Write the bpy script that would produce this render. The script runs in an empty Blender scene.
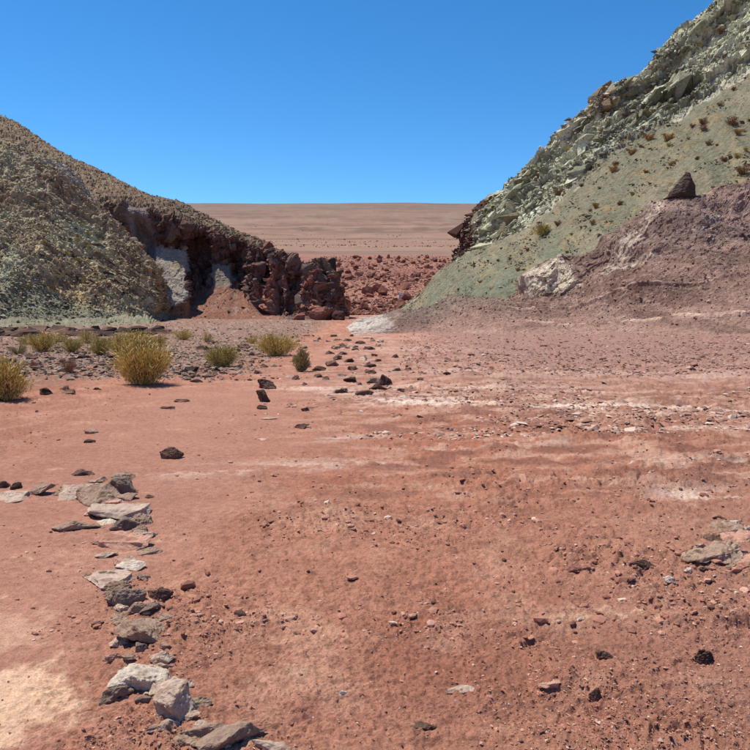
import bpy, bmesh, math, random
import numpy as np
from mathutils import Vector, Matrix

random.seed(7)
rng = np.random.default_rng(11)
scene = bpy.context.scene
col = scene.collection

# ------------------------------------------------------------------ camera
CAM_H = 1.7
F = 720.0                      # focal length in pixels of the 750 px photograph
HOR = 305.0                    # row of the true horizon
PITCH = math.atan((375.0 - HOR) / F)
cam_d = bpy.data.cameras.new('camera')
cam_d.sensor_width = 36.0
cam_d.lens = 36.0 * F / 750.0
cam_d.clip_start = 0.1
cam_d.clip_end = 40000.0
cam = bpy.data.objects.new('camera', cam_d)
cam.location = (0, 0, CAM_H)
cam.rotation_euler = (math.pi / 2 - PITCH, 0, 0)
col.objects.link(cam)
scene.camera = cam

# ------------------------------------------------------------------ sky, sun, exposure
SUN_EL, SUN_AZ = math.radians(64), math.radians(-58)     # azimuth clockwise from +Y
w = bpy.data.worlds.new('World')
scene.world = w
w.use_nodes = True
nt = w.node_tree
bg = nt.nodes['Background']
sky = nt.nodes.new('ShaderNodeTexSky')
sky.sky_type = 'NISHITA'
sky.sun_disc = False
sky.sun_elevation = SUN_EL
sky.sun_rotation = SUN_AZ
sky.altitude = 3200.0
sky.air_density = 1.0
sky.dust_density = 0.0
sky.ozone_density = 2.0
hs = nt.nodes.new('ShaderNodeHueSaturation')          # the deep blue of thin dry air
hs.inputs['Saturation'].default_value = 1.3
tintn = nt.nodes.new('ShaderNodeMix'); tintn.data_type = 'RGBA'; tintn.blend_type = 'MULTIPLY'
tintn.inputs['Factor'].default_value = 1.0
tintn.inputs['B'].default_value = (0.95, 1.12, 1.12, 1)
nt.links.new(sky.outputs[0], hs.inputs['Color'])
nt.links.new(hs.outputs[0], tintn.inputs['A'])
nt.links.new(tintn.outputs['Result'], bg.inputs[0])
bg.inputs[1].default_value = 0.128
sd = bpy.data.lights.new('sun', 'SUN')
sd.energy = 4.9
sd.angle = math.radians(0.53)
sd.color = (1.0, 0.91, 0.77)
sun = bpy.data.objects.new('sun', sd)
S = Vector((math.sin(SUN_AZ) * math.cos(SUN_EL), math.cos(SUN_AZ) * math.cos(SUN_EL), math.sin(SUN_EL)))
sun.rotation_euler = S.to_track_quat('Z', 'Y').to_euler()
sun.location = (-20, 10, 60)
col.objects.link(sun)
vs = scene.view_settings
vs.view_transform = 'Standard'
vs.look = 'None'
vs.exposure = 0.3
vs.gamma = 1.0
vs.use_curve_mapping = False

# ------------------------------------------------------------------ helpers: projection
CP, SP = math.cos(PITCH), math.sin(PITCH)
def at(px, py, Y):
    """world point seen at photograph pixel (px,py) at forward distance Y (arrays ok)"""
    px, py, Y = np.broadcast_arrays(np.asarray(px, float), np.asarray(py, float), np.asarray(Y, float))
    a = (px - 375.0) / F
    b = (375.0 - py) / F
    dy = CP + b * SP
    dz = -SP + b * CP
    k = Y / dy
    return np.stack([a * k, Y, CAM_H + dz * k], -1)
def ground_pt(px, py, z=0.0):
    a = (px - 375.0) / F
    b = (375.0 - py) / F
    dy = CP + b * SP
    dz = -SP + b * CP
    k = (z - CAM_H) / dz
    return Vector((a * k, dy * k, z))
def project(P):
    x, y, z = P[..., 0], P[..., 1], P[..., 2] - CAM_H
    f = y * CP - z * SP
    u = y * SP + z * CP
    f = np.where(f < 0.05, 0.05, f)
    return 375 + F * x / f, 375 - F * u / f

# ------------------------------------------------------------------ helpers: noise (numpy)
_perm = rng.permutation(256).astype(np.int32)
_perm = np.concatenate([_perm, _perm, _perm])
_g3 = rng.normal(size=(256, 3)).astype(np.float32)
_g3 /= np.linalg.norm(_g3, axis=1)[:, None]
_ang = rng.random(256) * 2 * math.pi
_g2 = np.stack([np.cos(_ang), np.sin(_ang)], 1).astype(np.float32)
_r3 = rng.random((256, 3)).astype(np.float32)
_r1 = rng.random(256).astype(np.float32)

def _chunk(fn, P, n=131072):
    P = np.ascontiguousarray(P.reshape(-1, P.shape[-1]))
    return np.concatenate([fn(P[i:i + n]) for i in range(0, len(P), n)])
def _n2(P):
    i = np.floor(P); f = (P - i).astype(np.float32); i = i.astype(np.int32) & 255
    u = f * f * f * (f * (f * 6 - 15) + 10)
    out = 0
    for a in (0, 1):
        pa = _perm[i[:, 0] + a]
        wa = u[:, 0] if a else 1 - u[:, 0]
        for b in (0, 1):
            g = _g2[_perm[pa + i[:, 1] + b]]
            wb = u[:, 1] if b else 1 - u[:, 1]
            out = out + wa * wb * (g[:, 0] * (f[:, 0] - a) + g[:, 1] * (f[:, 1] - b))
    return out * 1.4
def _n3(P):
    i = np.floor(P); f = (P - i).astype(np.float32); i = i.astype(np.int32) & 255
    u = f * f * f * (f * (f * 6 - 15) + 10)
    out = 0
    for a in (0, 1):
        pa = _perm[i[:, 0] + a]
        wa = u[:, 0] if a else 1 - u[:, 0]
        for b in (0, 1):
            pb = _perm[pa + i[:, 1] + b]
            wb = wa * (u[:, 1] if b else 1 - u[:, 1])
            for c in (0, 1):
                g = _g3[_perm[pb + i[:, 2] + c]]
                wc = wb * (u[:, 2] if c else 1 - u[:, 2])
                out = out + wc * (g[:, 0] * (f[:, 0] - a) + g[:, 1] * (f[:, 1] - b) + g[:, 2] * (f[:, 2] - c))
    return out * 1.5
def noise(P, s, seed=0):
    P = np.asarray(P, float) * s + 17.31 * (seed + 1)
    sh = P.shape[:-1]
    return _chunk(_n2 if P.shape[-1] == 2 else _n3, P).reshape(sh)
def fbm(P, s, o=4, seed=0, gain=0.5, lac=2.07):
    out, a = 0, 1.0
    for k in range(o):
        out = out + a * noise(P, s, seed + 7 * k)
        a *= gain; s *= lac
    return out
def ridged(P, s, o=4, seed=0, gain=0.5):
    out, a = 0, 1.0
    for k in range(o):
        out = out + a * (1 - 2.4 * np.abs(noise(P, s, seed + 5 * k)))
        a *= gain; s *= 2.1
    return out
def _cell(P):
    i = np.floor(P).astype(np.int32); f = (P - i).astype(np.float32)
    F1 = np.full(len(P), 9., np.float32); F2 = F1.copy(); cid = np.zeros(len(P), np.float32); fac = cid.copy()
    for a in (-1, 0, 1):
        pa = _perm[(i[:, 0] + a) & 255]
        for b in (-1, 0, 1):
            pb = _perm[pa + ((i[:, 1] + b) & 255)]
            for c in (-1, 0, 1):
                h = _perm[pb + ((i[:, 2] + c) & 255)]
                r = _r3[h]
                dx, dy, dz = a + r[:, 0] - f[:, 0], b + r[:, 1] - f[:, 1], c + r[:, 2] - f[:, 2]
                d = dx * dx + dy * dy + dz * dz
                g = _g3[h]
                m = d < F1
                F2 = np.where(m, F1, np.minimum(F2, d))
                F1 = np.where(m, d, F1)
                cid = np.where(m, _r1[h], cid)
                fac = np.where(m, dx * g[:, 0] + dy * g[:, 1] + dz * g[:, 2], fac)
    return np.stack([np.sqrt(F1), np.sqrt(F2), cid, fac], 1)
def cells(P, s, seed=0):
    P = np.asarray(P, float) * np.asarray(s) + 31.7 * (seed + 1)
    sh = P.shape[:-1]
    r = _chunk(_cell, P)
    return r[:, 0].reshape(sh), r[:, 1].reshape(sh), r[:, 2].reshape(sh)
def blocks(P, s, seed=0, tilt=0.9):
    """angular blocks: every cell is a plane of its own height and tilt"""
    P = np.asarray(P, float) * np.asarray(s) + 31.7 * (seed + 1)
    r = _chunk(_cell, P)
    return ((r[:, 2] - 0.5) + tilt * r[:, 3]).reshape(P.shape[:-1])
def sstep(a, b, x):
    t = np.clip((x - a) / (b - a), 0, 1)
    return t * t * (3 - 2 * t)
def lin(c):
    c = np.asarray(c, float) / 255.0
    return np.where(c <= 0.04045, c / 12.92, ((c + 0.055) / 1.055) ** 2.4)
ALB = 0.84                        # photograph value under full sun -> base colour
def rgb(r, g, b):
    c = lin((r, g, b)); return (c * 0.86 + c.mean() * 0.14) * ALB * np.array([1.0, 1.0, 0.95])
def mix(A, B, m):
    return A + (B - A) * np.asarray(m)[..., None]
def in_poly(px, py, pts, soft=3.0):
    """soft signed mask of a polygon"""
    px = np.asarray(px, float); py = np.asarray(py, float)
    inside = np.zeros(px.shape, bool); dist = np.full(px.shape, 1e9)
    n = len(pts)
    for k in range(n):
        x0, y0 = pts[k]; x1, y1 = pts[(k + 1) % n]
        c = ((y0 > py) != (y1 > py)) & (px < (x1 - x0) * (py - y0) / ((y1 - y0) + 1e-9) + x0)
        inside ^= c
        ex, ey = x1 - x0, y1 - y0
        t = np.clip(((px - x0) * ex + (py - y0) * ey) / (ex * ex + ey * ey + 1e-9), 0, 1)
        dist = np.minimum(dist, np.hypot(px - x0 - t * ex, py - y0 - t * ey))
    sd_ = np.where(inside, dist, -dist)
    return sstep(-soft, soft, sd_)

# ------------------------------------------------------------------ helpers: materials
def rock_material(name, scales=((3.0, 0.35), (14.0, 0.35)), bump=(20.0, 0.02), rough=0.95, vary=0.5):
    """colour comes from the geology attribute; nodes add grain and fine relief"""
    m = bpy.data.materials.new(name)
    m.use_nodes = True
    t = m.node_tree; N, L = t.nodes, t.links
    b = N['Principled BSDF']
    b.inputs['Roughness'].default_value = rough
    b.inputs['Specular IOR Level'].default_value = 0.15
    at_ = N.new('ShaderNodeAttribute'); at_.attribute_name = 'tint'
    tc = N.new('ShaderNodeTexCoord')
    cur = at_.outputs['Color']
    for s, amt in scales:
        n = N.new('ShaderNodeTexNoise'); n.inputs['Scale'].default_value = s
        n.inputs['Detail'].default_value = 6; n.inputs['Roughness'].default_value = 0.65
        L.new(tc.outputs['Object'], n.inputs['Vector'])
        mr = N.new('ShaderNodeMapRange')
        mr.inputs['From Min'].default_value = 0.28; mr.inputs['From Max'].default_value = 0.72
        mr.inputs['To Min'].default_value = 1 - amt; mr.inputs['To Max'].default_value = 1 + amt
        L.new(n.outputs['Fac'], mr.inputs['Value'])
        mx = N.new('ShaderNodeMix'); mx.data_type = 'RGBA'; mx.blend_type = 'MULTIPLY'
        mx.inputs['Factor'].default_value = 1.0
        L.new(cur, mx.inputs['A']); L.new(mr.outputs['Result'], mx.inputs['B'])
        cur = mx.outputs['Result']
    L.new(cur, b.inputs['Base Color'])
    nb = N.new('ShaderNodeTexNoise'); nb.inputs['Scale'].default_value = bump[0]
    nb.inputs['Detail'].default_value = 8; nb.inputs['Roughness'].default_value = 0.7
    L.new(tc.outputs['Object'], nb.inputs['Vector'])
    bp = N.new('ShaderNodeBump'); bp.inputs['Strength'].default_value = 1.0
    bp.inputs['Distance'].default_value = bump[1]
    L.new(nb.outputs['Fac'], bp.inputs['Height'])
    L.new(bp.outputs['Normal'], b.inputs['Normal'])
    return m

MAT = {}
MAT['ground'] = rock_material('red_soil', ((1.3, 0.12), (18.0, 0.26), (110.0, 0.32)), (60.0, 0.022))
MAT['hill'] = rock_material('hill_rock', ((0.9, 0.18), (5.0, 0.4)), (5.0, 0.16))
MAT['stone'] = rock_material('stone', ((9.0, 0.16), (60.0, 0.2)), (45.0, 0.012))
MAT['boulder'] = rock_material('boulder_rock', ((1.2, 0.25), (8.0, 0.25)), (6.0, 0.08))
MAT['gravel'] = rock_material('gravel', ((50.0, 0.15),), (120.0, 0.003))
MAT['scree'] = rock_material('scree', ((4.0, 0.2),), (20.0, 0.02))
def plant_material(name, trans=0.25):
    m = bpy.data.materials.new(name); m.use_nodes = True
    t = m.node_tree; N, L = t.nodes, t.links
    b = N['Principled BSDF']
    b.inputs['Roughness'].default_value = 0.8
    b.inputs['Specular IOR Level'].default_value = 0.15
    a = N.new('ShaderNodeAttribute'); a.attribute_name = 'tint'
    n = N.new('ShaderNodeTexNoise'); n.inputs['Scale'].default_value = 9.0; n.inputs['Detail'].default_value = 3
    tc = N.new('ShaderNodeTexCoord'); L.new(tc.outputs['Object'], n.inputs['Vector'])
    mr = N.new('ShaderNodeMapRange'); mr.inputs['To Min'].default_value = 0.75; mr.inputs['To Max'].default_value = 1.25
    L.new(n.outputs['Fac'], mr.inputs['Value'])
    mx = N.new('ShaderNodeMix'); mx.data_type = 'RGBA'; mx.blend_type = 'MULTIPLY'; mx.inputs['Factor'].default_value = 1
    L.new(a.outputs['Color'], mx.inputs['A']); L.new(mr.outputs['Result'], mx.inputs['B'])
    L.new(mx.outputs['Result'], b.inputs['Base Color'])
    return m
MAT['plant'] = plant_material('dry_shrub')
MAT['stem'] = plant_material('shrub_stem')

# ------------------------------------------------------------------ helpers: meshes
def np_mesh(name, V, Fc, colr=None, mat=None, smooth=False):
    """mesh from numpy verts and equal-sided faces"""
    V = np.ascontiguousarray(V, np.float32).reshape(-1, 3)
    Fc = np.ascontiguousarray(Fc, np.int32)
    k = Fc.shape[1]
    me = bpy.data.meshes.new(name)
    me.vertices.add(len(V)); me.vertices.foreach_set('co', V.ravel())
    me.loops.add(Fc.size); me.loops.foreach_set('vertex_index', Fc.ravel())
    me.polygons.add(len(Fc)); me.polygons.foreach_set('loop_start', np.arange(0, Fc.size, k, dtype=np.int32))
    me.polygons.foreach_set('use_smooth', np.full(len(Fc), smooth))
    me.update(calc_edges=True)
    if colr is not None:
        c = np.ones((len(V), 4), np.float32); c[:, :3] = np.clip(np.asarray(colr).reshape(-1, 3), 0.003, 0.95)
        a = me.color_attributes.new('tint', 'FLOAT_COLOR', 'POINT')
        a.data.foreach_set('color', c.ravel())
    if mat: me.materials.append(mat)
    return me
def link(name, me, parent=None, **props):
    o = bpy.data.objects.new(name, me)
    col.objects.link(o)
    if parent is not None: o.parent = parent
    for k, v in props.items():
        if v is not None: o[k] = v
    return o
def grid_faces(nr, nc, wrap=False):
    i = np.arange(nr * nc).reshape(nr, nc)
    if wrap: i = np.concatenate([i, i[:, :1]], 1)
    return np.stack([i[:-1, :-1], i[:-1, 1:], i[1:, 1:], i[1:, :-1]], -1).reshape(-1, 4)
def normals(P):
    du = np.gradient(P, axis=1); dv = np.gradient(P, axis=0)
    n = np.cross(du, dv)
    return n / (np.linalg.norm(n, axis=-1, keepdims=True) + 1e-9)
def smooth1(a, n):
    if n < 2: return a
    k = np.hanning(n + 2)[1:-1]; k /= k.sum()
    p = np.pad(a, n, mode='edge')
    return np.convolve(p, k, 'same')[n:-n]
def curve(pts, xs, sm=0):
    xp, yp = zip(*pts)
    return smooth1(np.interp(xs, xp, yp), sm)
def patch(xs, rows, segs, sm=14):
    """surface through rows of (row curve, distance curve) control data; rows may be ('z', zcurve, distcurve)"""
    R = []
    for r in rows:
        if r[0] == 'z':
            Y = curve(r[2], xs, sm); z = curve(r[1], xs, sm)
            p = at(xs, np.full_like(xs, HOR), Y); p[:, 2] = z
        else:
            p = at(xs, curve(r[0], xs, sm), curve(r[1], xs, sm))
        R.append(p)
    out = []
    n = len(R)
    for k in range(n - 1):
        p0, p1, p2, p3 = R[max(k - 1, 0)], R[k], R[k + 1], R[min(k + 2, n - 1)]
        lo, hi = np.minimum(p1, p2), np.maximum(p1, p2)
        for j in range(segs[k]):
            t = j / segs[k]
            lin_ = p1 + (p2 - p1) * t
            cr = 0.5 * ((2 * p1) + (p2 - p0) * t + (2 * p0 - 5 * p1 + 4 * p2 - p3) * t * t + (3 * p1 - p0 - 3 * p2 + p3) * t ** 3)
            out.append(lin_ * 0.5 + cr * 0.5)
    out.append(R[-1])
    tt = np.concatenate([k + np.arange(s) / s for k, s in enumerate(segs)] + [[n - 1]])
    return np.array(out), tt
def columns(a, b, fa, fb, step, far=26):
    return np.concatenate([np.arange(a, fa, far), np.arange(fa, fb, step), np.arange(fb, b + 1, far)]).astype(float)

# ------------------------------------------------------------------ ground (one sheet to the horizon)
def plain_z(Y):
    """cross profile of the land beyond the gap: wash, rise with boulders, long bajada"""
    Yk = [0, 88, 112, 150, 200, 245, 300, 360, 700, 1500, 3000, 6000, 6600, 12000]
    pk = [None, None, 314, 300.5, 283, 276, 262, 256, 250.5, 238, 220.5, 203, 204, 225]
    zk = [0, 0] + [float(at(375, p, y)[2]) for p, y in zip(pk[2:], Yk[2:])]
    return np.interp(Y, Yk, zk)
def ground_z(x, y, fine=True):
    P = np.stack([x, y], -1)
    r = np.hypot(x, y)
    z = plain_z(np.where(y > 0, r * np.clip(y / (r + 1e-6), 0.75, 1), r))
    near = 1 - sstep(90, 200, r)
    z = z + 0.05 * fbm(P, 0.16, 3, 1) * near * sstep(3, 14, r)
    # the right-hand side of the flat climbs a little towards the mounds
    z = z + near * (0.035 * np.clip(x - 0.7, 0, 6) * (1 - sstep(6, 14, r)) + 0.04 * np.clip(x - 6, 0, 20) * sstep(8, 25, y))
    # wash bank on the far left: low dark ledge
    left = sstep(-4, -9, x)
    z = z - 0.12 * left * sstep(20, 34, r) * (1 - sstep(38, 60, r))
    # shallow worn path left of the stones
    z = z - 0.05 * sstep(-0.9, -1.5, x) * (1 - sstep(4, 9, y))
    if fine:
        far = sstep(150, 600, r)
        z = z + sstep(1500, 5000, r) * r * 0.0014 * fbm(np.stack([x, y * 0.3], -1), 0.0009, 3, 6)
        z = z + far * (1 - sstep(3500, 5500, r)) * (r * 0.0022) * fbm(np.stack([x * 0.35, y], -1), 0.02, 4, 3)
        pathm = path_mask(x, y)
        rough = 1 - 0.72 * pathm
        rr = sstep(0.2, 1.6, x) * 0.6 + 0.7
        z = z + rough * near * (0.030 * fbm(P, 0.8, 2, 8) + rr * 0.020 * fbm(P, 2.6, 2, 4))
        patches = sstep(-0.1, 0.45, fbm(P, 0.9, 3, 33))
        cl = np.abs(noise(P, 7.0, 12)) + 0.5 * np.abs(noise(P, 16.0, 13))
        z = z + rough * near * rr * (0.010 + 0.034 * patches) * (0.55 - cl)
        z = z + near * rough * (0.012 * fbm(P, 24.0, 2, 15) + 0.007 * (1 - sstep(4, 7, r)) * noise(P, 52.0, 18))
        sel = (r < 16) & (y > 1.5) & (np.abs(x) < 0.62 * y + 0.3)
        if sel.any():
          Pc = np.stack([x[sel], y[sel], 0 * x[sel]], -1)
          Pc = Pc + 0.05 * noise(P[sel], 6.0, 91)[:, None]
          cm = (rough * (0.35 + 0.9 * patches))[sel]
          z[sel] += cm * np.minimum(rr[sel], 1.0) * (0.013 * blocks(Pc, (6.5, 8.5, 1), 5, 0.8) + 0.009 * blocks(Pc, (17, 19, 1), 6, 0.7))
        # broken crust over the middle of the flat
        crust = sstep(-0.15, 0.35, fbm(P * np.array([0.5, 1.0]), 0.45, 3, 83)) * sstep(4.5, 7.5, y) * (1 - sstep(30, 50, y)) * sstep(-2.5, 0.5, x + 0.05 * y)
        z = z + rough * near * crust * (0.055 * np.abs(noise(P, 1.9, 85)) + 0.05 * np.abs(noise(P, 4.3, 86)) - 0.02)
        # crusty ledges: terraces that break to the right and the front
        t = fbm(P * np.array([0.8, 1.3]), 0.75, 3, 51)
        led = sstep(0.05, 0.11, t) + sstep(0.32, 0.37, t) + sstep(-0.22, -0.17, t)
        z = z + 0.022 * led * rough * near * (0.35 + 0.65 * patches) * sstep(-1.5, 1.0, x)
    return z
def path_mask(x, y):
    P = np.stack([x, y], -1)
    n = fbm(P, 0.5, 3, 61)
    wob = x + 0.5 * n
    near_path = sstep(-0.75, -1.5, wob + 0.03 * y) * (1 - sstep(6, 9, y))
    mid = np.exp(-((x + 2.6 + 0.25 * (y - 11) * 0.2) / 2.2) ** 2) * sstep(5.5, 8.5, y + n) * (1 - sstep(14, 17, y + n))
    loop = np.exp(-(((x + 2.0) / 0.9) ** 2 + ((y - 23) / 5.0) ** 2))
    return np.clip(near_path + mid * 1.0 + loop, 0, 1)

def ground_colour(x, y, z):
    P = np.stack([x, y], -1)
    px, py = project(np.stack([x, y, z], -1))
    r = np.hypot(x, y)
    n1 = fbm(P, 0.35, 4, 2); n2 = fbm(P, 1.7, 4, 9); n3 = fbm(P, 9.0, 3, 21); n4 = fbm(P, 0.09, 3, 25)
    C = np.empty(x.shape + (3,)); C[:] = rgb(184, 124, 100)
    C = mix(C, rgb(168, 106, 82), sstep(0.05, 0.6, n1))
    C = mix(C, rgb(204, 150, 124), sstep(0.1, 0.5, n2) * 0.6)
    C = mix(C, rgb(140, 90, 74), sstep(0.1, 0.6, n3) * 0.6)
    # right side: greyer, stony soil
    C = mix(C, rgb(170, 120, 102), sstep(0.3, 2.2, x - 0.05 * y + 0.8 * n1) * 0.75 * (1 - sstep(14, 24, y)))
    # rust tone in the middle of the flat
    C = mix(C, rgb(184, 112, 82), np.exp(-(((x - 1.2) / 3.4) ** 2 + ((y - 8.5) / 2.6) ** 2)) * 0.6)
    cr = sstep(4.5, 7.5, y) * (1 - sstep(30, 50, y)) * sstep(-2.5, 0.5, x + 0.05 * y)
    n5 = fbm(P * np.array([0.45, 1.0]), 3.2, 3, 87); n6 = fbm(P * np.array([0.35, 1.0]), 1.0, 3, 88)
    C = mix(C, rgb(140, 92, 78), cr * sstep(0.12, 0.42, n5 + 0.3 * n6) * 0.75)
    C = mix(C, rgb(218, 176, 156), cr * sstep(0.2, 0.45, -n5 + 0.2 * n6) * 0.45)
    C = mix(C, rgb(170, 112, 94), (1 - cr) * sstep(0.1, 0.5, n5) * 0.3)
    # worn paths: smooth pink dust
    pm = path_mask(x, y)
    C = mix(C, rgb(186, 128, 108), pm * 0.85)
    # bleached sand in the near left
    g = ground_pt(25, 690)
    m = np.exp(-(((x - g.x + 0.08) / 0.36) ** 2 + ((y - g.y + 0.05) / 0.34) ** 2))
    C = mix(C, rgb(236, 190, 156), sstep(0.22, 0.62, m + 0.3 * n2 + 0.25 * n3) * 0.95)
    g = ground_pt(5, 625)
    m = np.exp(-(((x - g.x) / 0.36) ** 2 + ((y - g.y) / 0.28) ** 2))
    C = mix(C, rgb(222, 172, 144), sstep(0.4, 0.8, m + 0.4 * n2 + 0.25 * n3) * 0.6)
    # salt crust bands across the flat
    n7 = fbm(P * np.array([0.25, 1.0]), 2.2, 4, 93)
    for (ax, ay, bx, by, wd, st) in ((380, 402, 740, 412, 0.5, 0.9), (540, 398, 640, 400, 0.25, 0.7), (300, 386, 440, 396, 0.8, 0.6), (420, 388, 620, 392, 0.5, 0.5),
                                     (640, 470, 750, 478, 0.30, 0.75), (180, 470, 380, 462, 0.25, 0.5), (330, 440, 420, 432, 0.2, 0.5), (600, 425, 760, 436, 0.25, 0.6),
                                     (400, 350, 620, 356, 2.0, 0.4), (450, 372, 760, 378, 0.9, 0.5), (400, 450, 560, 446, 0.15, 0.4), (680, 500, 760, 510, 0.25, 0.6)):
        A = ground_pt(ax, ay); B = ground_pt(bx, by)
        ex, ey = B.x - A.x, B.y - A.y
        t = np.clip(((x - A.x) * ex + (y - A.y) * ey) / (ex * ex + ey * ey), 0, 1)
        d = np.hypot(x - A.x - t * ex, y - A.y - t * ey) / wd
        C = mix(C, rgb(240, 210, 194), np.exp(-d * d) * st * sstep(-0.2, 0.2, n7 + 0.35 * n3))
    # paler stony floor around the middle stones, mauve farther right
    C = mix(C, rgb(190, 150, 136), sstep(13, 17, y) * (1 - sstep(36, 60, y)) * sstep(-2.5, 0, x) * 0.55 * sstep(-0.5, 0.4, n2))
    C = mix(C, rgb(158, 118, 108), sstep(14, 24, y) * (1 - sstep(60, 90, y)) * sstep(0.5, 6, x) * 0.85)
    # grey gravel of the wash left behind the bushes
    gv = sstep(15, 20, y + 2.2 * n1 + 1.5 * n2) * (1 - sstep(90, 105, y)) * sstep(-2.2, -4.2, x + 0.02 * y + n1)
    C = mix(C, rgb(144, 112, 98), gv * 0.85)
    C = mix(C, rgb(172, 150, 140), gv * sstep(0.15, 0.55, n2) * 0.7)
    C = mix(C, rgb(92, 74, 68), gv * sstep(0.2, 0.6, n3 + 0.4 * n2) * 0.7)
    # beyond the gap: red rise, then the pale brown bajada
    C = mix(C, rgb(160, 108, 90), sstep(95, 130, y))
    C = mix(C, rgb(142, 92, 78), sstep(205, 225, y) * (1 - sstep(320, 380, y)) * sstep(-0.3, 0.3, n4 + 0.5 * n1))
    far = sstep(320, 520, y + 90 * n4 + 50 * n1)
    st = fbm(np.stack([x * 0.12, y], -1), 0.006, 4, 71)
    st2 = fbm(np.stack([x * 0.25, y], -1), 0.03, 3, 73)
    B = np.empty_like(C); B[:] = rgb(156, 118, 98)
    B = mix(B, rgb(126, 98, 84), sstep(-0.1, 0.45, st))
    B = mix(B, rgb(162, 136, 116), sstep(0.0, 0.5, st2) * 0.6)
    B = mix(B, rgb(128, 108, 98), sstep(2000, 5000, y) * 0.6)
    C = C * (1 - 0.08 * sstep(4, 8, y))[..., None]
    C = C * (1.14 + 0.10 * sstep(6, 3.5, y))[..., None] * np.array([0.99, 1.0, 1.0])
    C = mix(C, B, far)
    return C

az_px = np.concatenate([np.linspace(-375, -60, 90, endpoint=False), np.arange(-60, 812, 1.05), np.linspace(812, 1125, 90)])
phi = np.arctan((az_px - 375) / F)
side = np.linspace(phi[-1], 2 * math.pi + phi[0], 70)[1:-1]
phi = np.concatenate([phi, side])
py_rows = np.concatenate([np.arange(1010, 770, -6), np.arange(770, 321, -0.82)])
r_rows = CAM_H * F / (py_rows - HOR)
r_far = np.concatenate([np.geomspace(r_rows[-1] * 1.02, 420, 90), np.geomspace(430, 6600, 70), np.geomspace(7000, 12000, 6)])
r_rows = np.concatenate([[0.05, 0.5, 0.9, 1.2], r_rows, r_far])
RR, PH = np.meshgrid(r_rows, phi, indexing='ij')
# rings of constant forward distance inside the view, circles behind
k = 1 / np.maximum(np.cos(PH), 0.72)
GX, GY = RR * k * np.sin(PH), RR * k * np.cos(PH)
GZ = ground_z(GX, GY)
GC = ground_colour(GX, GY, GZ)
me = np_mesh('ground', np.stack([GX, GY, GZ], -1), grid_faces(len(r_rows), len(phi), True)[:, ::-1], GC, MAT['ground'], True)
link('ground', me, kind='structure', label='red dusty valley floor running out to the far plain', category='ground')

# ------------------------------------------------------------------ scattered stone templates
def hull_mesh(seed, n=14, box=(1, 1, 1), sub=2, rough=0.05, power=3.0, bev=0.05, flat_top=0.0, pts=None, embed=False):
    """angular stone: convex hull of random points, edges worn, surface broken up; unit half-size"""
    rs = np.random.default_rng(seed)
    if pts is None:
        pts = rs.normal(size=(n, 3))
        pts /= (np.abs(pts) ** power).sum(1)[:, None] ** (1 / power)
        pts *= rs.uniform(0.82, 1.0, (n, 1))
    pts = np.array(pts, float)
    if flat_top: pts[:, 2] = np.clip(pts[:, 2], -1, flat_top)
    pts *= np.array(box)
    bm = bmesh.new()
    for p in pts: bm.verts.new(p)
    bmesh.ops.convex_hull(bm, input=bm.verts)
    for v in [v for v in bm.verts if not v.link_faces]: bm.verts.remove(v)
    bmesh.ops.dissolve_limit(bm, angle_limit=0.25, verts=bm.verts, edges=bm.edges)
    if bev: bmesh.ops.bevel(bm, geom=bm.edges[:], offset=bev * min(box), segments=1, affect='EDGES', profile=0.6)
    bmesh.ops.triangulate(bm, faces=bm.faces)
    for _ in range(sub + (2 if sub > 2 else 0)):
        longe = [e for e in bm.edges if e.calc_length() > (0.16 if sub < 3 else 0.09) * max(box)]
        bmesh.ops.subdivide_edges(bm, edges=longe, cuts=1)
        bmesh.ops.triangulate(bm, faces=[f for f in bm.faces if len(f.verts) > 3])
    bm.normal_update()
    V = np.array([v.co for v in bm.verts]); Nn = np.array([v.normal for v in bm.verts])
    Fc = np.array([[v.index for v in f.verts] for f in bm.faces])
    bm.verts.index_update()
    Fc = np.array([[v.index for v in f.verts] for f in bm.faces])
    bm.free()
    if embed:
        k_ = 1 + 0.5 * sstep(0.35, -0.9, V[:, 2] / box[2])
        V[:, 0] *= k_; V[:, 1] *= k_
    s = max(box)
    d = fbm(V / s + seed * 3.1, 1.6, 3, seed % 50) * rough + 0.9 * rough * (np.abs(noise(V / s * np.array([1, 1, 3.5]) + seed, 3.6, 3)) - 0.25) + 0.25 * rough * fbm(V / s + seed, 9.0, 2, 5)
    V = V + Nn * (d * min(s, 2.5 * min(box)))[:, None]
    return V, Fc
def ico():
    bm = bmesh.new(); bmesh.ops.create_icosphere(bm, subdivisions=1, radius=1)
    V = np.array([v.co for v in bm.verts]); bm.verts.index_update()
    Fc = np.array([[v.index for v in f.verts] for f in bm.faces]); bm.free()
    return V, Fc
_iv, _if = ico()
_iv = np.array([(1, 0, 0), (0, 1, 0), (-1, 0, 0), (0, -1, 0), (0.1, 0, 1), (0, 0.1, -1)], float)
_if = np.array([(0, 1, 4), (1, 2, 4), (2, 3, 4), (3, 0, 4), (1, 0, 5), (2, 1, 5), (3, 2, 5), (0, 3, 5)])
_jv, _jf = ico()
LOWR = []
for q in range(8):
    rs = np.random.default_rng(150 + q)
    LOWR.append(np.sign(_jv) * np.abs(_jv * rs.uniform(0.7, 1.15, (12, 1))) ** 0.85)
LOW = []
for q in range(10):
    rs = np.random.default_rng(100 + q)
    v = _iv * rs.uniform(0.8, 1.2, (6, 1)) + rs.normal(0, 0.17, (6, 3))
    LOW.append(v)
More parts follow.
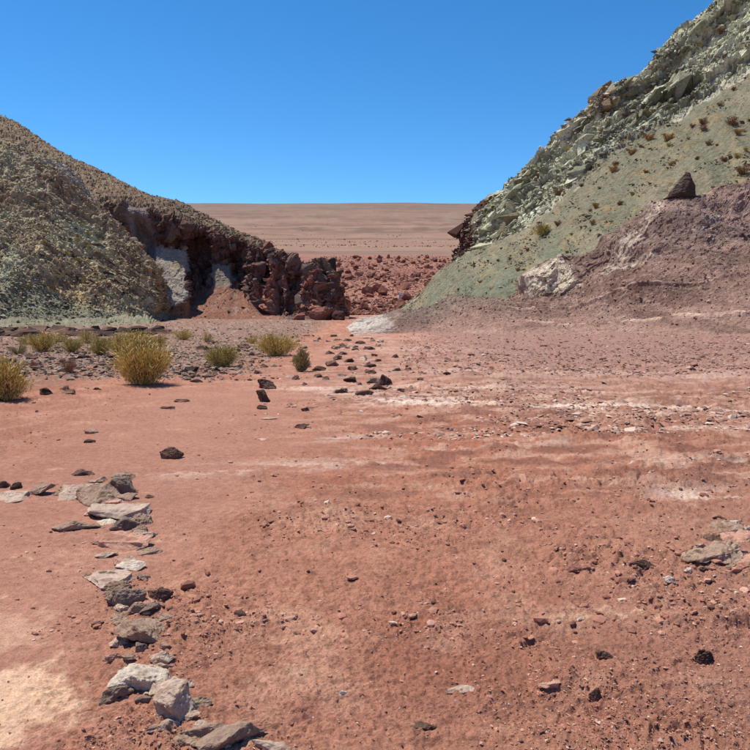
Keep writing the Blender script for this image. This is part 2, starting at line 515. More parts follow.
def scatter_mesh(name, pos, size, colr, mat, flat=0.6, tilt=0.28, bury=0.3, rounded=False):
    """many small stones joined into one mesh"""
    n = len(pos)
    src, fcs = (LOWR, _jf) if rounded else (LOW, _if)
    nv = len(src[0])
    tid = rng.integers(0, len(src), n)
    T = np.array(src)[tid]                                   # n,6,3
    T = T * np.stack([rng.uniform(0.7, 1.4, n), rng.uniform(0.6, 1.1, n), rng.uniform(0.6, 1.2, n) * flat], -1)[:, None, :]
    a = rng.uniform(0, 2 * math.pi, n); ca, sa = np.cos(a), np.sin(a)
    b = rng.normal(0, tilt, n); cb, sb = np.cos(b), np.sin(b)
    x, y, z = T[..., 0], T[..., 1], T[..., 2]
    y, z = y * cb[:, None] - z * sb[:, None], y * sb[:, None] + z * cb[:, None]
    x, y = x * ca[:, None] - y * sa[:, None], x * sa[:, None] + y * ca[:, None]
    V = np.stack([x, y, z], -1) * size[:, None, None] + pos[:, None, :]
    V[..., 2] += (size * flat * (0.6 - bury))[:, None]
    Fc = (fcs[None] + (np.arange(n) * nv)[:, None, None]).reshape(-1, 3)
    return np_mesh(name, V.reshape(-1, 3), Fc, np.repeat(colr, nv, 0), mat)
def pick(n, cols, weights=None, jit=0.15):
    c = np.array(cols)[rng.choice(len(cols), n, p=weights)]
    return c * rng.uniform(1 - jit, 1 + jit, (n, 1))

# ------------------------------------------------------------------ near hill on the left (olive scree spur)
xs = columns(-900, 168, -30, 168, 0.85)
rows = [
    ('z', [(-900, -0.6), (170, -0.6)], [(-900, 26), (-100, 42), (0, 47), (100, 53), (150, 60), (168, 78)]),
    ([(-900, 330), (-100, 322), (0, 320), (60, 318.5), (110, 317), (150, 315), (168, 314)], [(-900, 37), (-100, 53), (0, 58), (100, 66), (150, 72), (168, 88)]),
    ([(-900, 150), (-100, 268), (0, 268), (60, 280), (110, 286), (140, 288), (152, 292), (168, 306)], [(-900, 45), (-100, 60), (0, 66), (100, 73), (140, 77.5), (152, 80), (168, 95)]),
    ([(-900, -80), (-100, 190), (0, 208), (60, 222), (100, 242), (130, 258), (146, 272), (152, 284), (168, 305)], [(-900, 56), (-100, 70), (0, 76), (100, 80), (140, 82), (152, 85), (168, 97)]),
    ([(-900, -230), (-100, 105), (0, 141), (30, 160), (60, 176), (90, 196), (112, 214), (128, 238), (140, 256), (150, 276), (168, 305)], [(-900, 70), (-100, 82), (0, 86), (100, 87), (140, 87), (152, 89), (168, 100)]),
    ('z', [(-900, 48), (-100, 18), (0, 16), (100, 8), (140, 3), (168, -1)], [(-900, 84), (-100, 95), (0, 98), (140, 99), (168, 104)]),
]
P, tt = patch(xs, rows, [8, 70, 90, 90, 14])
N = normals(P); N *= np.where(N[..., 1:2] > 0, -1, 1) if N[..., 1].mean() > 0 else 1
T = np.broadcast_to(tt[:, None], P.shape[:2])
px, py = project(P)
rockm = sstep(1.45, 1.7, T + 0.25 * fbm(P, 0.12, 3, 5) + 0.5 * sstep(20, 130, px))
outc = sstep(0.0, 0.5, fbm(P, 0.09, 3, 40) + sstep(60, 130, px) * 0.5 - 0.05)      # bedrock ribs
D = 0.9 * fbm(P, 0.08, 3, 1) * sstep(0.5, 1.5, T) + 0.25 * fbm(P, 0.35, 3, 4) * sstep(0.2, 0.9, T)
Q = P @ np.array([[0.85, 0, 0.5], [0, 1, 0], [-0.5, 0, 0.85]]) * np.array([0.4, 1, 1.7])
F1, F2, cid = cells(Q, 0.55, 2)
F1b, F2b, cidb = cells(Q, 1.5, 3)
bk = blocks(Q, 0.4, 7) * 1.0 + blocks(P, 1.3, 8) * 0.4
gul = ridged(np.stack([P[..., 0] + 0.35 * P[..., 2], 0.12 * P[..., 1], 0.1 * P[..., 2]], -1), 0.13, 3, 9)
D = D + 0.75 * gul * sstep(0.8, 1.8, T) + rockm * (0.2 + 0.8 * outc) * bk * 0.5
D = D + rockm * (0.15 + 0.7 * outc) * 0.5 * ((cid - 0.5) * 0.6 - 0.25 * (1 - sstep(0.0, 0.15, F2 - F1)))
D = D + rockm * ((cidb - 0.5) * 0.28 - 0.12 * (1 - sstep(0.0, 0.18, F2b - F1b)))
ribs = ridged(Q * np.array([0.5, 1, 1]), 0.28, 3, 22)
D = D + rockm * sstep(20, 90, px) * 0.55 * (ribs - 0.4) * 0.7
D = D + (0.08 + 0.1 * rockm) * fbm(P, 2.2, 3, 9)
P2 = P + N * D[..., None]
n1 = fbm(P, 0.07, 4, 14); n2 = fbm(P, 0.7, 3, 15); n3 = fbm(P, 2.5, 3, 16)
C = np.empty(P.shape); C[:] = rgb(182, 170, 136)
C = mix(C, rgb(168, 172, 146), sstep(-0.1, 0.4, n1 + sstep(60, -20, px) * 0.5))
C = mix(C, rgb(180, 154, 114), sstep(0.0, 0.45, fbm(P, 0.08, 3, 17) * 0.8 - 0.1 + np.exp(-((px - 75) / 45) ** 2) * 0.4) * 0.85)
C = mix(C, rgb(150, 128, 108), rockm * outc * 0.6)
C = mix(C, rgb(112, 98, 82), rockm * sstep(0.0, 0.45, n2) * 0.75)
C = mix(C, rgb(212, 200, 172), rockm * sstep(0.1, 0.5, n3) * 0.6 * (cidb > 0.5))
C = mix(C, rgb(150, 146, 124), (1 - rockm) * 0.85)
C = mix(C, rgb(120, 114, 94), (1 - rockm) * sstep(0.0, 0.45, n2 + 0.5 * n3) * 0.6)
C = mix(C, rgb(150, 122, 98), sstep(3.2, 4.0, T + 0.5 * n1) * 0.4)
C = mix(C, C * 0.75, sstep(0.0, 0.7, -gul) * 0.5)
C = np.minimum(mix(C, C * np.array([1.36, 1.32, 1.24]), rockm), 0.68)
# bleached rib along the spur's edge
rib = np.abs(T - 3.9 + 0.15 * n2) < 0.12
C = mix(C, rgb(188, 182, 172), (rib & (cid > 0.35)) * sstep(10, 60, px) * 0.8)
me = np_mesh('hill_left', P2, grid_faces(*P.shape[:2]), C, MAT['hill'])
link('hill_left', me, kind='structure', label='olive grey scree spur of the hillside ending in a rocky edge', category='hill')
HL = (P2, N, T, px, py)

# ------------------------------------------------------------------ hill behind it with the dark cliff
xs = columns(-900, 349, -20, 349, 0.75)
b0 = [(-900, 70), (-100, 88), (100, 92), (150, 92), (200, 93), (250, 91), (300, 88), (335, 87), (349, 90)]
def off(c, d): return [(x, y + d) for x, y in c]
# buttresses and recesses of the cliff face, in metres back from the front line
rec = np.array([(-900, 0), (110, 0), (134, 1.0), (140, 3.0), (150, 3.0), (156, 2.0), (186, 2.3), (190, 4.4), (206, 4.0), (211, 2.2), (230, 2.5), (235, 5), (243, 4.0), (247, 0.5), (258, 0.3), (262, 2.2), (268, 2.0), (272, 0.2), (286, 0.0), (290, 1.8), (297, 1.5), (301, 0), (318, 0), (322, 1.2), (328, 1.0), (331, 0), (340, 0.4), (344, 2.4), (349, 4)])
def withrec(c, s=1.0, extra=0.0):
    xx = np.arange(-900, 350, 1.0)
    v = np.interp(xx, *zip(*c)) + s * np.interp(xx, rec[:, 0], rec[:, 1]) + extra
    return list(zip(xx, v))
rows = [
    ('z', [(-900, -1), (349, -1)], off(b0, -5)),
    ([(-900, 315), (0, 316), (349, 317.5)], off(b0, -3.2)),
    ([(-900, 305), (100, 305), (150, 303), (182, 300), (200, 296), (215, 290), (235, 288), (248, 300), (262, 313), (280, 315), (315, 316), (335, 316), (349, 317)], withrec([(x, y - (4.0 if 148 < x < 190 else 0)) for x, y in zip(range(-900, 350), np.interp(range(-900, 350), *zip(*b0)))], 0.55)),
    ([(-900, 250), (100, 260), (150, 262), (200, 268), (215, 270), (235, 273), (250, 282), (280, 292), (315, 296), (335, 300), (345, 308), (349, 316)], withrec([(x, y - (1.8 if 148 < x < 190 else 0)) for x, y in zip(range(-900, 350), np.interp(range(-900, 350), *zip(*b0)))], 1.0, 1.2)),
    ([(-900, 150), (100, 226), (135, 222), (150, 244), (190, 244), (200, 243), (215, 260), (235, 262), (250, 262), (280, 272), (315, 275), (335, 284), (345, 304), (349, 316)], withrec(b0, 1.0, 2.4)),
    ([(-900, 60), (0, 175), (100, 206), (125, 207), (150, 212), (180, 222), (200, 228), (225, 236), (250, 243), (262, 246), (275, 253), (290, 260), (303, 266), (312, 262), (322, 258), (332, 268), (338, 278), (344, 302), (349, 316)], withrec(b0, 0.25, 3.6)),
    ([(-900, -300), (-100, 60), (0, 115), (50, 145), (100, 172), (150, 195), (185, 205), (210, 218), (225, 226), (250, 239), (262, 244), (275, 252), (290, 260), (303, 267), (312, 263), (322, 259), (332, 269), (338, 280), (344, 303), (349, 316)], [(-900, 95), (-100, 122), (0, 124), (100, 120), (185, 112), (225, 104), (262, 98), (300, 94), (335, 92), (349, 93)]),
    ('z', [(-900, 70), (-100, 22), (0, 18), (185, 6), (260, 1), (349, -1)], [(-900, 150), (-100, 160), (0, 155), (185, 140), (260, 112), (300, 104), (349, 98)]),
]
P, tt = patch(xs, rows, [6, 26, 44, 48, 56, 60, 16], sm=5)
N = normals(P)
T = np.broadcast_to(tt[:, None], P.shape[:2])
px, py = project(P)
face = sstep(1.7, 2.1, T) * (1 - sstep(5.0, 5.35, T))
lava = sstep(-4, 4, py * 0 + px - 100)                                   # lava only right of the spur
Qv = P * np.array([1.0, 1.0, 0.45])
F1, F2, cid = cells(Qv, 0.75, 2)
F1b, F2b, cidb = cells(P, 1.6, 3)
F1c, F2c, cidc = cells(P, 0.33, 6)
pale = in_poly(px + 2 * noise(P, 1.1, 3), py + 2 * noise(P, 1.3, 4), [(148, 252), (152, 246), (165, 246), (178, 249), (188, 250), (189, 268), (184, 280), (187, 300), (178, 306), (150, 306)], 1.5)
pale2 = in_poly(px + 2 * noise(P, 1.1, 5), py + 2 * noise(P, 1.3, 6), [(210, 262), (222, 264), (234, 266), (232, 287), (212, 290)], 1.5)
slate = in_poly(px, py, [(118, 212), (128, 207), (146, 208), (156, 232), (156, 260), (134, 258), (130, 232)], 1.5)
talus = in_poly(px + 2 * noise(P, 0.8, 7), py + 1.5 * noise(P, 0.9, 8), [(178, 306), (200, 292), (212, 288), (238, 286), (250, 296), (268, 312), (310, 330), (150, 330)], 2.0)
soft_ = np.clip(pale + pale2 + slate + talus, 0, 1)
amp = face * lava * (1 - 0.85 * soft_)
D = amp * (blocks(Qv, 0.3, 11, 1.0) * 0.9 + blocks(P, 0.9, 12, 1.0) * 0.6 + (cidb - 0.5) * 0.25 - 0.35 * (1 - sstep(0, 0.14, F2 - F1)))
D = D + 0.6 * fbm(P, 0.09, 3, 2) * sstep(5.0, 5.6, T)
D = D + (0.06 + 0.14 * (1 - soft_)) * fbm(P, 1.8, 3, 9)
up = sstep(5.05, 5.3, T)
D = D + up * ((cidb - 0.45) * 0.35)
edge_fade = 1 - 0.8 * sstep(342, 349, px)
P2 = P + N * (D * edge_fade)[..., None]
n1 = fbm(P, 0.15, 4, 24); n2 = fbm(P, 0.9, 3, 25); n3 = fbm(P, 2.6, 3, 26)
C = np.empty(P.shape); C[:] = rgb(124, 92, 84)
C = mix(C, rgb(92, 72, 68), sstep(-0.1, 0.4, n2))
C = mix(C, rgb(146, 96, 82), sstep(0.1, 0.5, n1 + sstep(250, 330, px) * 0.35 - sstep(270, 255, py) * 0.5))
C = mix(C, rgb(128, 116, 108), sstep(0.25, 0.6, n3) * 0.5 * (cid > 0.4))
# upper slope: brown with dry tufts, reddish bits near the skyline
Cu = np.empty(P.shape); Cu[:] = rgb(128, 110, 90)
Cu = mix(Cu, rgb(112, 92, 78), sstep(-0.05, 0.4, n2))
Cu = mix(Cu, rgb(138, 124, 98), sstep(0.0, 0.5, n1) * 0.7)
Cu = mix(Cu, rgb(150, 84, 62), sstep(0.35, 0.6, n3 + 0.3 * n1) * 0.5)
C = mix(C, Cu, sstep(4.95, 5.2, T + 0.15 * n2))
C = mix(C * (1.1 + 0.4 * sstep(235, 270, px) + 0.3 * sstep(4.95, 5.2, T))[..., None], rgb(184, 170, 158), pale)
C = mix(C, rgb(150, 140, 134), pale * sstep(0.0, 0.4, n2) * 0.7)
C = mix(C, rgb(190, 172, 130), pale * np.exp(-(((px - 178) / 7) ** 2 + ((py - 264) / 9) ** 2)) * 0.9)
C = mix(C, rgb(206, 196, 184), pale * sstep(288, 300, py) * 0.6)
C = mix(C, rgb(150, 136, 124), pale2)
C = mix(C, rgb(146, 130, 128), slate)
C = mix(C, rgb(158, 108, 90), talus)
C = mix(C, rgb(180, 150, 132), talus * sstep(0.15, 0.5, n2) * 0.6)
C = mix(C, rgb(150, 148, 120), sstep(1.6, 1.2, T) * sstep(200, 150, px))
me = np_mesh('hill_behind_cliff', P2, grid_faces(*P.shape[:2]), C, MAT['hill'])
link('cliff_hill', me, kind='structure', label='brown hill breaking off in a dark lava cliff with pale grey faces', category='cliff')
HC = (P2, N, T, px, py, soft_)

# ------------------------------------------------------------------ green hill on the right
xs = columns(392, 1500, 392, 790, 0.95)
rows = [
    ('z', [(392, -1.5), (1500, -1.5)], [(392, 74), (440, 56), (500, 46), (600, 40), (750, 36), (1000, 30), (1500, 24)]),
    ([(392, 318), (420, 309), (440, 299), (470, 298), (520, 294), (570, 290), (650, 285), (750, 280), (1000, 270), (1500, 260)], [(392, 82), (440, 62), (500, 51), (600, 45), (750, 42), (1000, 36), (1500, 30)]),
    ([(392, 317), (420, 300), (440, 281), (455, 270), (500, 262), (540, 250), (600, 222), (660, 190), (750, 150), (1000, 60), (1500, -80)], [(392, 86), (440, 70), (470, 65), (520, 60), (600, 55), (750, 56), (1000, 52), (1500, 44)]),
    ([(392, 316), (420, 297), (440, 276), (455, 265), (468, 257), (500, 244), (545, 213), (600, 172), (640, 146), (690, 114), (720, 90), (750, 68), (1000, -110), (1500, -350)], [(392, 90), (440, 77), (470, 74), (520, 68), (600, 66), (750, 72), (1000, 72), (1500, 64)]),
    ([(392, 316), (420, 296), (440, 274), (455, 262), (462, 245), (468, 236), (476, 224), (500, 208), (545, 180), (600, 132), (650, 95), (700, 52), (750, 10), (1000, -190), (1500, -480)], [(392, 92), (440, 80), (470, 79), (520, 75), (600, 73), (750, 82), (1000, 86), (1500, 78)]),
    ([(392, 316), (420, 296), (440, 274), (455, 261), (460, 246), (467, 228), (473, 206), (480, 196), (490, 188), (505, 174), (525, 160), (548, 144), (570, 126), (588, 115), (596, 92), (612, 88), (636, 76), (650, 62), (668, 42), (690, 16), (712, -2), (750, -34), (1000, -270), (1500, -600)], [(392, 94), (440, 83), (470, 83), (520, 81), (600, 80), (750, 93), (1000, 100), (1500, 92)]),
    ('z', [(392, -2), (440, -1), (480, 5), (600, 14), (750, 36), (1000, 60), (1500, 80)], [(392, 100), (440, 92), (480, 94), (600, 100), (750, 120), (1000, 135), (1500, 120)]),
]
P, tt = patch(xs, rows, [6, 50, 60, 60, 66, 14], sm=7)
N = normals(P)
T = np.broadcast_to(tt[:, None], P.shape[:2])
px, py = project(P)
n1 = fbm(P, 0.11, 4, 34); n2 = fbm(P, 0.7, 3, 35); n3 = fbm(P, 2.6, 3, 36)
rockm = sstep(2.9, 3.25, T + 0.25 * n1 + 0.12 * n2) * sstep(448, 462, px)
Rt = np.array([[0.80, 0, -0.60], [0, 1, 0], [0.60, 0, 0.80]])
Q = (P @ Rt) * np.array([0.3, 0.8, 1.6])
F1, F2, cid = cells(Q, 0.5, 2)
F1b, F2b, cidb = cells(Q, 1.05, 3)
F1c, F2c, cidc = cells(P, 2.1, 4)
b1 = blocks(Q, 0.22, 21, 1.2); b2 = blocks(Q, 0.6, 22, 1.1); b3 = blocks(P, 1.7, 23, 1.0)
D = rockm * (b1 * 0.7 + b2 * 0.5 + b3 * 0.3 - 0.35 - 0.3 * (1 - sstep(0, 0.12, F2 - F1)))
D = D + rockm * 1.6 * np.minimum(fbm(Q, 0.16, 3, 66), 0.25) + 0.35 * fbm(P, 0.1, 3, 6) + (0.05 + 0.12 * rockm) * fbm(P, 2.0, 3, 9)
D = D + (1 - rockm) * (0.10 * np.abs(fbm(Q, 1.2, 2, 19)) + 0.28 * ridged(np.stack([P[..., 0] - 0.2 * P[..., 2], 0.1 * P[..., 1], 0.12 * P[..., 2]], -1), 0.3, 3, 20))
D = D * sstep(392, 440, px)
P2 = P + N * D[..., None]
C = np.empty(P.shape); C[:] = rgb(136, 134, 112)
C = mix(C, rgb(130, 136, 116), sstep(1.75, 1.2, T + 0.4 * n1) * 0.9 + 0.2 * sstep(540, 460, px))
C = mix(C, rgb(166, 152, 128), sstep(0.05, 0.5, n1) * 0.6)
C = mix(C, rgb(168, 144, 110), sstep(0.25, 0.55, n2 + 0.4 * n1) * 0.4)
C = mix(C, rgb(118, 112, 90), sstep(0.0, 0.5, n3 + 0.5 * n2) * 0.65)
streak = fbm((P @ Rt) * np.array([0.12, 0.5, 1.0]), 0.9, 3, 39) if False else fbm(np.stack([P[..., 0] - 0.2 * P[..., 2], 0.1 * P[..., 1], 0.15 * P[..., 2]], -1), 0.8, 3, 39)
C = mix(C, rgb(166, 152, 124), sstep(0.1, 0.5, streak) * 0.5)
C = mix(C, rgb(186, 158, 104), sstep(0.35, 0.6, n2 - 0.3 * n1) * 0.25)
R_ = np.empty(P.shape); R_[:] = rgb(190, 188, 168)
R_ = mix(R_, rgb(154, 154, 132), sstep(-0.1, 0.4, n1))
R_ = mix(R_, rgb(216, 212, 194), (cidb > 0.68) * 0.75)
R_ = mix(R_, rgb(96, 94, 76), (cidb < 0.2) * 0.7)
R_ = mix(R_, rgb(84, 82, 66), sstep(0.16, 0.03, F2b - F1b) * 0.5)
R_ = mix(R_, rgb(142, 120, 96), sstep(0.2, 0.5, n2) * 0.5)
vein = ridged(Q * np.array([0.6, 1, 1]), 0.35, 2, 29)
R_ = mix(R_, rgb(100, 98, 78), sstep(0.1, 0.5, -fbm(Q, 0.3, 3, 28)) * 0.75)
R_ = mix(R_, rgb(228, 224, 206), sstep(0.95, 1.25, vein) * 0.7)
R_ = mix(R_, rgb(140, 96, 74), np.exp(-(((px - 604) / 10) ** 2 + ((py - 100) / 10) ** 2)) * 0.8)
R_ = mix(R_, rgb(96, 64, 60), sstep(484, 474, px + 4 * n2 + (py - 230) * 0.12))
C = mix(C, np.minimum(R_ * np.array([1.1, 1.16, 1.06]), 0.8), rockm)
C = mix(C, rgb(206, 204, 184), (np.abs(T - 2.98 + 0.06 * n2) < 0.07) * sstep(0.0, 0.2, n1 + 0.3 * n2 + 0.1) * 0.8)
me = np_mesh('hill_right', P2, grid_faces(*P.shape[:2]), C, MAT['hill'])
link('hill_right', me, kind='structure', label='pale green slope rising to a blocky grey green rock crest', category='hill')
HR = (P2, N, T, px, py, rockm, C)

# ------------------------------------------------------------------ purple mounds in front of the green hill
xs = columns(338, 1500, 338, 790, 0.97)
rows = [
    ('z', [(338, -1), (1500, -1)], [(338, 36), (352, 36), (400, 40), (450, 41), (520, 36), (600, 30), (700, 26), (750, 24), (1000, 18), (1500, 14)]),
    ([(338, 341), (352, 335), (400, 332.5), (450, 330), (520, 331), (600, 337), (700, 343), (750, 343), (1000, 345), (1500, 350)], [(338, 41), (352, 41), (400, 44), (450, 45), (520, 41), (600, 36), (700, 32), (750, 31), (1000, 26), (1500, 22)]),
    ([(338, 337), (352, 332), (380, 329), (400, 320), (430, 318), (450, 316), (480, 312), (520, 316), (560, 316), (600, 313), (640, 306), (700, 296), (750, 288), (1000, 250), (1500, 200)], [(338, 46), (352, 46), (400, 48), (450, 48), (520, 45), (600, 41), (700, 37), (750, 36), (1000, 31), (1500, 27)]),
    ([(338, 334), (352, 329), (375, 324), (400, 313), (430, 310), (450, 305), (480, 300), (505, 302), (525, 304), (560, 300), (590, 291), (620, 276), (660, 262), (700, 255), (750, 246), (1000, 180), (1500, 100)], [(338, 51), (352, 51), (400, 53), (450, 51), (520, 48), (600, 44), (700, 40), (750, 40), (1000, 36), (1500, 32)]),
    ([(338, 332), (352, 327), (375, 320), (400, 312), (430, 307), (440, 302), (455, 297), (480, 296), (500, 298), (520, 297), (532, 278), (560, 262), (580, 258), (600, 250), (620, 236), (640, 219), (655, 205), (672, 199), (690, 200), (720, 195), (750, 188), (1000, 110), (1500, 0)], [(338, 55), (352, 55), (400, 57), (450, 54), (520, 50), (600, 47.5), (700, 45), (750, 46), (1000, 42), (1500, 38)]),
    ('z', [(352, -1), (450, -1), (520, 0), (600, 1.5), (700, 4.5), (750, 5.5), (1000, 9), (1500, 12)], [(352, 66), (400, 66), (450, 60), (520, 55), (600, 53), (700, 51), (750, 53), (1000, 50), (1500, 46)]),
]
P, tt = patch(xs, rows, [6, 46, 50, 64, 12], sm=7)
N = normals(P)
T = np.broadcast_to(tt[:, None], P.shape[:2])
px, py = project(P)
n1 = fbm(P, 0.2, 4, 44); n2 = fbm(P, 1.1, 3, 45); n3 = fbm(P, 3.6, 3, 46)
Qs = (P @ np.array([[0.75, 0, -0.66], [0, 1, 0], [0.66, 0, 0.75]])) * np.array([0.45, 1, 1.4])
ru = sstep(2.6, 3.2, T + 0.2 * n1) * sstep(520, 560, px)
F1, F2, cid = cells(Qs, 1.1, 2)
F1b, F2b, cidb = cells(P, 2.6, 3)
D = 0.32 * fbm(P, 0.22, 3, 5) * sstep(1, 1.6, T) + ru * ((cid - 0.5) * 0.12 + 0.38 * ridged(Qs, 0.16, 3, 6) - 0.2)
D = D + 0.3 * ridged(np.stack([P[..., 0] * 0.8 + P[..., 2], 0.2 * P[..., 1], 0 * P[..., 2]], -1), 0.22, 2, 16) * sstep(1.8, 2.6, T)
D = D + (0.02 + 0.04 * ru) * (cidb - 0.5) * 2 + 0.05 * fbm(P, 4.0, 2, 9)
# sheep-trail benches along the mounds
tr = np.exp(-((T - 2.35 - 0.08 * n1) / 0.035) ** 2) + np.exp(-((T - 1.55 - 0.06 * n1) / 0.04) ** 2)
D = D + 0.16 * tr * sstep(500, 560, px)
D = D + 0.35 * in_poly(px, py, [(524, 294), (532, 278), (562, 260), (574, 266), (586, 290), (556, 300), (540, 304)], 5) * (0.6 + blocks(P, 0.8, 31))
D = D * sstep(340, 360, px)
P2 = P + N * D[..., None]
C = np.empty(P.shape); C[:] = rgb(146, 116, 104)
C = mix(C, rgb(132, 100, 90), sstep(0.0, 0.5, n1))
C = mix(C, rgb(154, 130, 122), sstep(2.8, 3.4, T) * sstep(580, 640, px))
C = mix(C, rgb(132, 102, 96), sstep(0.1, 0.5, n2) * 0.6)
C = mix(C, rgb(190, 158, 146), sstep(0.2, 0.55, n3) * 0.6)
C = mix(C, rgb(186, 144, 128), sstep(2.3, 1.1, T + 0.5 * n1) * 0.85 * sstep(375, 410, px))
band = fbm(np.stack([0.15 * P[..., 0], 0.15 * P[..., 1], P[..., 2] + 0.12 * P[..., 0]], -1), 1.3, 3, 48)
C = mix(C, rgb(184, 148, 136), sstep(0.1, 0.45, band) * 0.55)
C = mix(C, rgb(122, 94, 88), sstep(0.1, 0.45, -band) * 0.5)
C = mix(C, rgb(220, 182, 166), np.clip(tr, 0, 1) * sstep(480, 540, px) * sstep(-0.3, 0.2, n2))
C = mix(C, rgb(228, 214, 190), in_poly(px + 5 * n2, py + 4 * n1, [(526, 292), (532, 280), (562, 262), (572, 268), (584, 290), (556, 298), (540, 302)], 3) * sstep(-0.8, 0.0, n3) * 0.95)
for pl in ([(600, 282), (632, 240), (655, 208), (668, 202), (664, 216), (640, 250), (618, 276)], [(690, 232), (712, 216), (722, 214), (704, 232)], [(606, 284), (630, 268), (660, 256), (664, 260), (634, 274)]):
    C = mix(C, rgb(216, 198, 182), in_poly(px + 4 * n2, py + 4 * n1, pl, 3) * sstep(-0.5, 0.2, n3 + n2) * 0.85)
greyl = sstep(540, 470, px) * sstep(1.8, 2.8, T)
C = mix(C, rgb(146, 124, 112), greyl * 0.7)
C = mix(C, rgb(176, 154, 144), greyl * sstep(0.1, 0.5, n2) * 0.6)
C = mix(C, rgb(128, 112, 102), sstep(2.2, 2.8, T) * sstep(400, 420, px) * sstep(480, 440, px) * 0.7)
# white salt at the mouth of the gap
salt = in_poly(px + 14 * n2 + 5 * n3, py + 5 * n1 + 3 * n3, [(344, 318), (352, 314), (372, 313), (386, 319), (394, 326), (384, 333), (362, 336), (346, 334)], 3)
C = mix(C, rgb(222, 210, 202), salt * sstep(-0.6, 0.1, n2 + 0.8 * n3) * 0.9)
C = mix(C, rgb(186, 172, 166), salt * sstep(0.1, 0.5, n1 + 0.5 * n3) * 0.6)
me = np_mesh('purple_mounds', P2, grid_faces(*P.shape[:2]), C, MAT['hill'])
link('purple_mounds', me, kind='structure', label='low purple brown clay mounds at the foot of the green slope', category='mound')
HM = (P2, N, T, px, py, salt)

# ------------------------------------------------------------------ ray-free height lookup on the patches
def on_patch(H, x, y):
    """nearest patch vertex to a photograph pixel, in front of its crest"""
    d = (H[3] - x) ** 2 + (H[4] - y) ** 2
    k_ = np.unravel_index(np.argmin(d), d.shape)
    return Vector(H[0][k_]), Vector(H[1][k_])
def gz(x, y):
    return float(ground_z(np.array([x]), np.array([y]))[0])

# ------------------------------------------------------------------ gravel, clods and scree (uncountable)
def ground_scatter(name, n, r0, r1, smin, smax, cols, label, wts=None, px0=-60, px1=810, dens=None, mat='gravel', flat=0.6, p=2.2, cat='gravel', rounded=False):
    u = rng.random(n)
    r = 1 / (1 / r0 + u * (1 / r1 - 1 / r0))                    # thins out with distance
    a = rng.uniform(px0, px1, n)
    x = (a - 375) / F * r; y = r
    keep = np.ones(n, bool)
    if dens is not None: keep = rng.random(n) < dens(x, y)
    x, y, r = x[keep], y[keep], r[keep]; m = len(x)
    s = smin * (1 - rng.random(m) * (1 - (smin / smax) ** p)) ** (-1 / p)
    z = ground_z(x, y)
    me_ = scatter_mesh(name, np.stack([x, y, z], -1), s, pick(m, cols, wts), MAT[mat], flat, rounded=rounded)
    link(name, me_, kind='stuff', label=label, category=cat)
reds = [rgb(186, 128, 108), rgb(162, 108, 90), rgb(200, 150, 130), rgb(136, 92, 80), rgb(216, 186, 168)]
def dens1(x, y):
    P_ = np.stack([x, y], -1)
    d = sstep(-0.25, 0.4, fbm(P_, 0.9, 3, 33)) * 0.9 + 0.12 + 0.25 * sstep(0.2, 2, x)
    g_ = ground_pt(25, 690)
    sand = np.exp(-(((x - g_.x) / 0.5) ** 2 + ((y - g_.y) / 0.5) ** 2))
    return np.clip(d * (1 - 0.85 * path_mask(x, y)) * (1 - sstep(0.2, 0.5, sand)), 0.015, 1)
ground_scatter('gravel', 60000, 2.2, 12, 0.003, 0.012, reds, 'fine red gravel and clods strewn over the near dirt', [.4, .3, .15, .1, .05], dens=dens1)
ground_scatter('pebbles', 5500, 3.5, 40, 0.010, 0.04, reds + [rgb(110, 80, 70)], 'small reddish pebbles thinly spread across the flat', [.34, .29, .2, .08, .04, .05], p=2.6, rounded=True, dens=lambda x, y: np.clip(dens1(x, y) * 0.9, 0.02, 1))
greys = [rgb(104, 86, 76), rgb(156, 132, 116), rgb(178, 158, 142), rgb(76, 60, 54), rgb(154, 116, 98)]
ground_scatter('wash_gravel', 9000, 16, 85, 0.03, 0.13, greys, 'grey and dark gravel covering the dry wash behind the bushes', [.25, .25, .2, .15, .15], px0=-80, px1=345,
               dens=lambda x, y: sstep(15.5, 18, y) * sstep(-1.6, -4.0, x + 0.03 * y), mat='scree', p=2.0)
ground_scatter('flat_flakes', 14000, 9, 60, 0.02, 0.10, [rgb(206, 168, 150), rgb(176, 130, 114), rgb(150, 110, 98), rgb(222, 196, 180)], 'pale pink stone flakes paving the far part of the flat', [.35, .35, .15, .15], px0=200, px1=810,
               dens=lambda x, y: np.clip(sstep(-0.2, 0.3, fbm(np.stack([x, y], -1), 0.3, 3, 91)) * (1 - path_mask(x, y)), 0.05, 1) * sstep(-3, -0.5, x), flat=0.35, mat='scree', p=2.4)
ground_scatter('far_grit', 7000, 17, 50, 0.025, 0.11, [rgb(152, 114, 102), rgb(124, 92, 84), rgb(196, 162, 148), rgb(172, 126, 112)], 'mauve and pink grit on the flat below the clay mounds', px0=400, px1=810, flat=0.5, mat='scree', p=2.4, dens=lambda x, y: sstep(15, 24, y + 0.3 * x) * 0.9 + 0.1)
ground_scatter('far_rubble', 9000, 105, 360, 0.2, 0.8, [rgb(160, 104, 88), rgb(128, 82, 70), rgb(190, 140, 118), rgb(100, 64, 58)], 'red rubble on the rise beyond the gap', px0=320, px1=480,
               dens=lambda x, y: 0.45 + 0.55 * sstep(195, 215, y) * (1 - sstep(330, 370, y)), mat='scree', flat=0.75, p=2.4, cat='rubble')
ground_scatter('scrub', 6000, 800, 5000, 0.5, 1.8, [rgb(124, 104, 82), rgb(112, 92, 76), rgb(138, 114, 90)], 'fine dark scrub speckling the far plain', px0=150, px1=500, mat='scree', flat=0.8, p=2.0, cat='scrub',
               dens=lambda x, y: np.clip(0.05 + sstep(0.0, 0.45, fbm(np.stack([x * 0.3, y], -1), 0.01, 3, 95)), 0, 1))
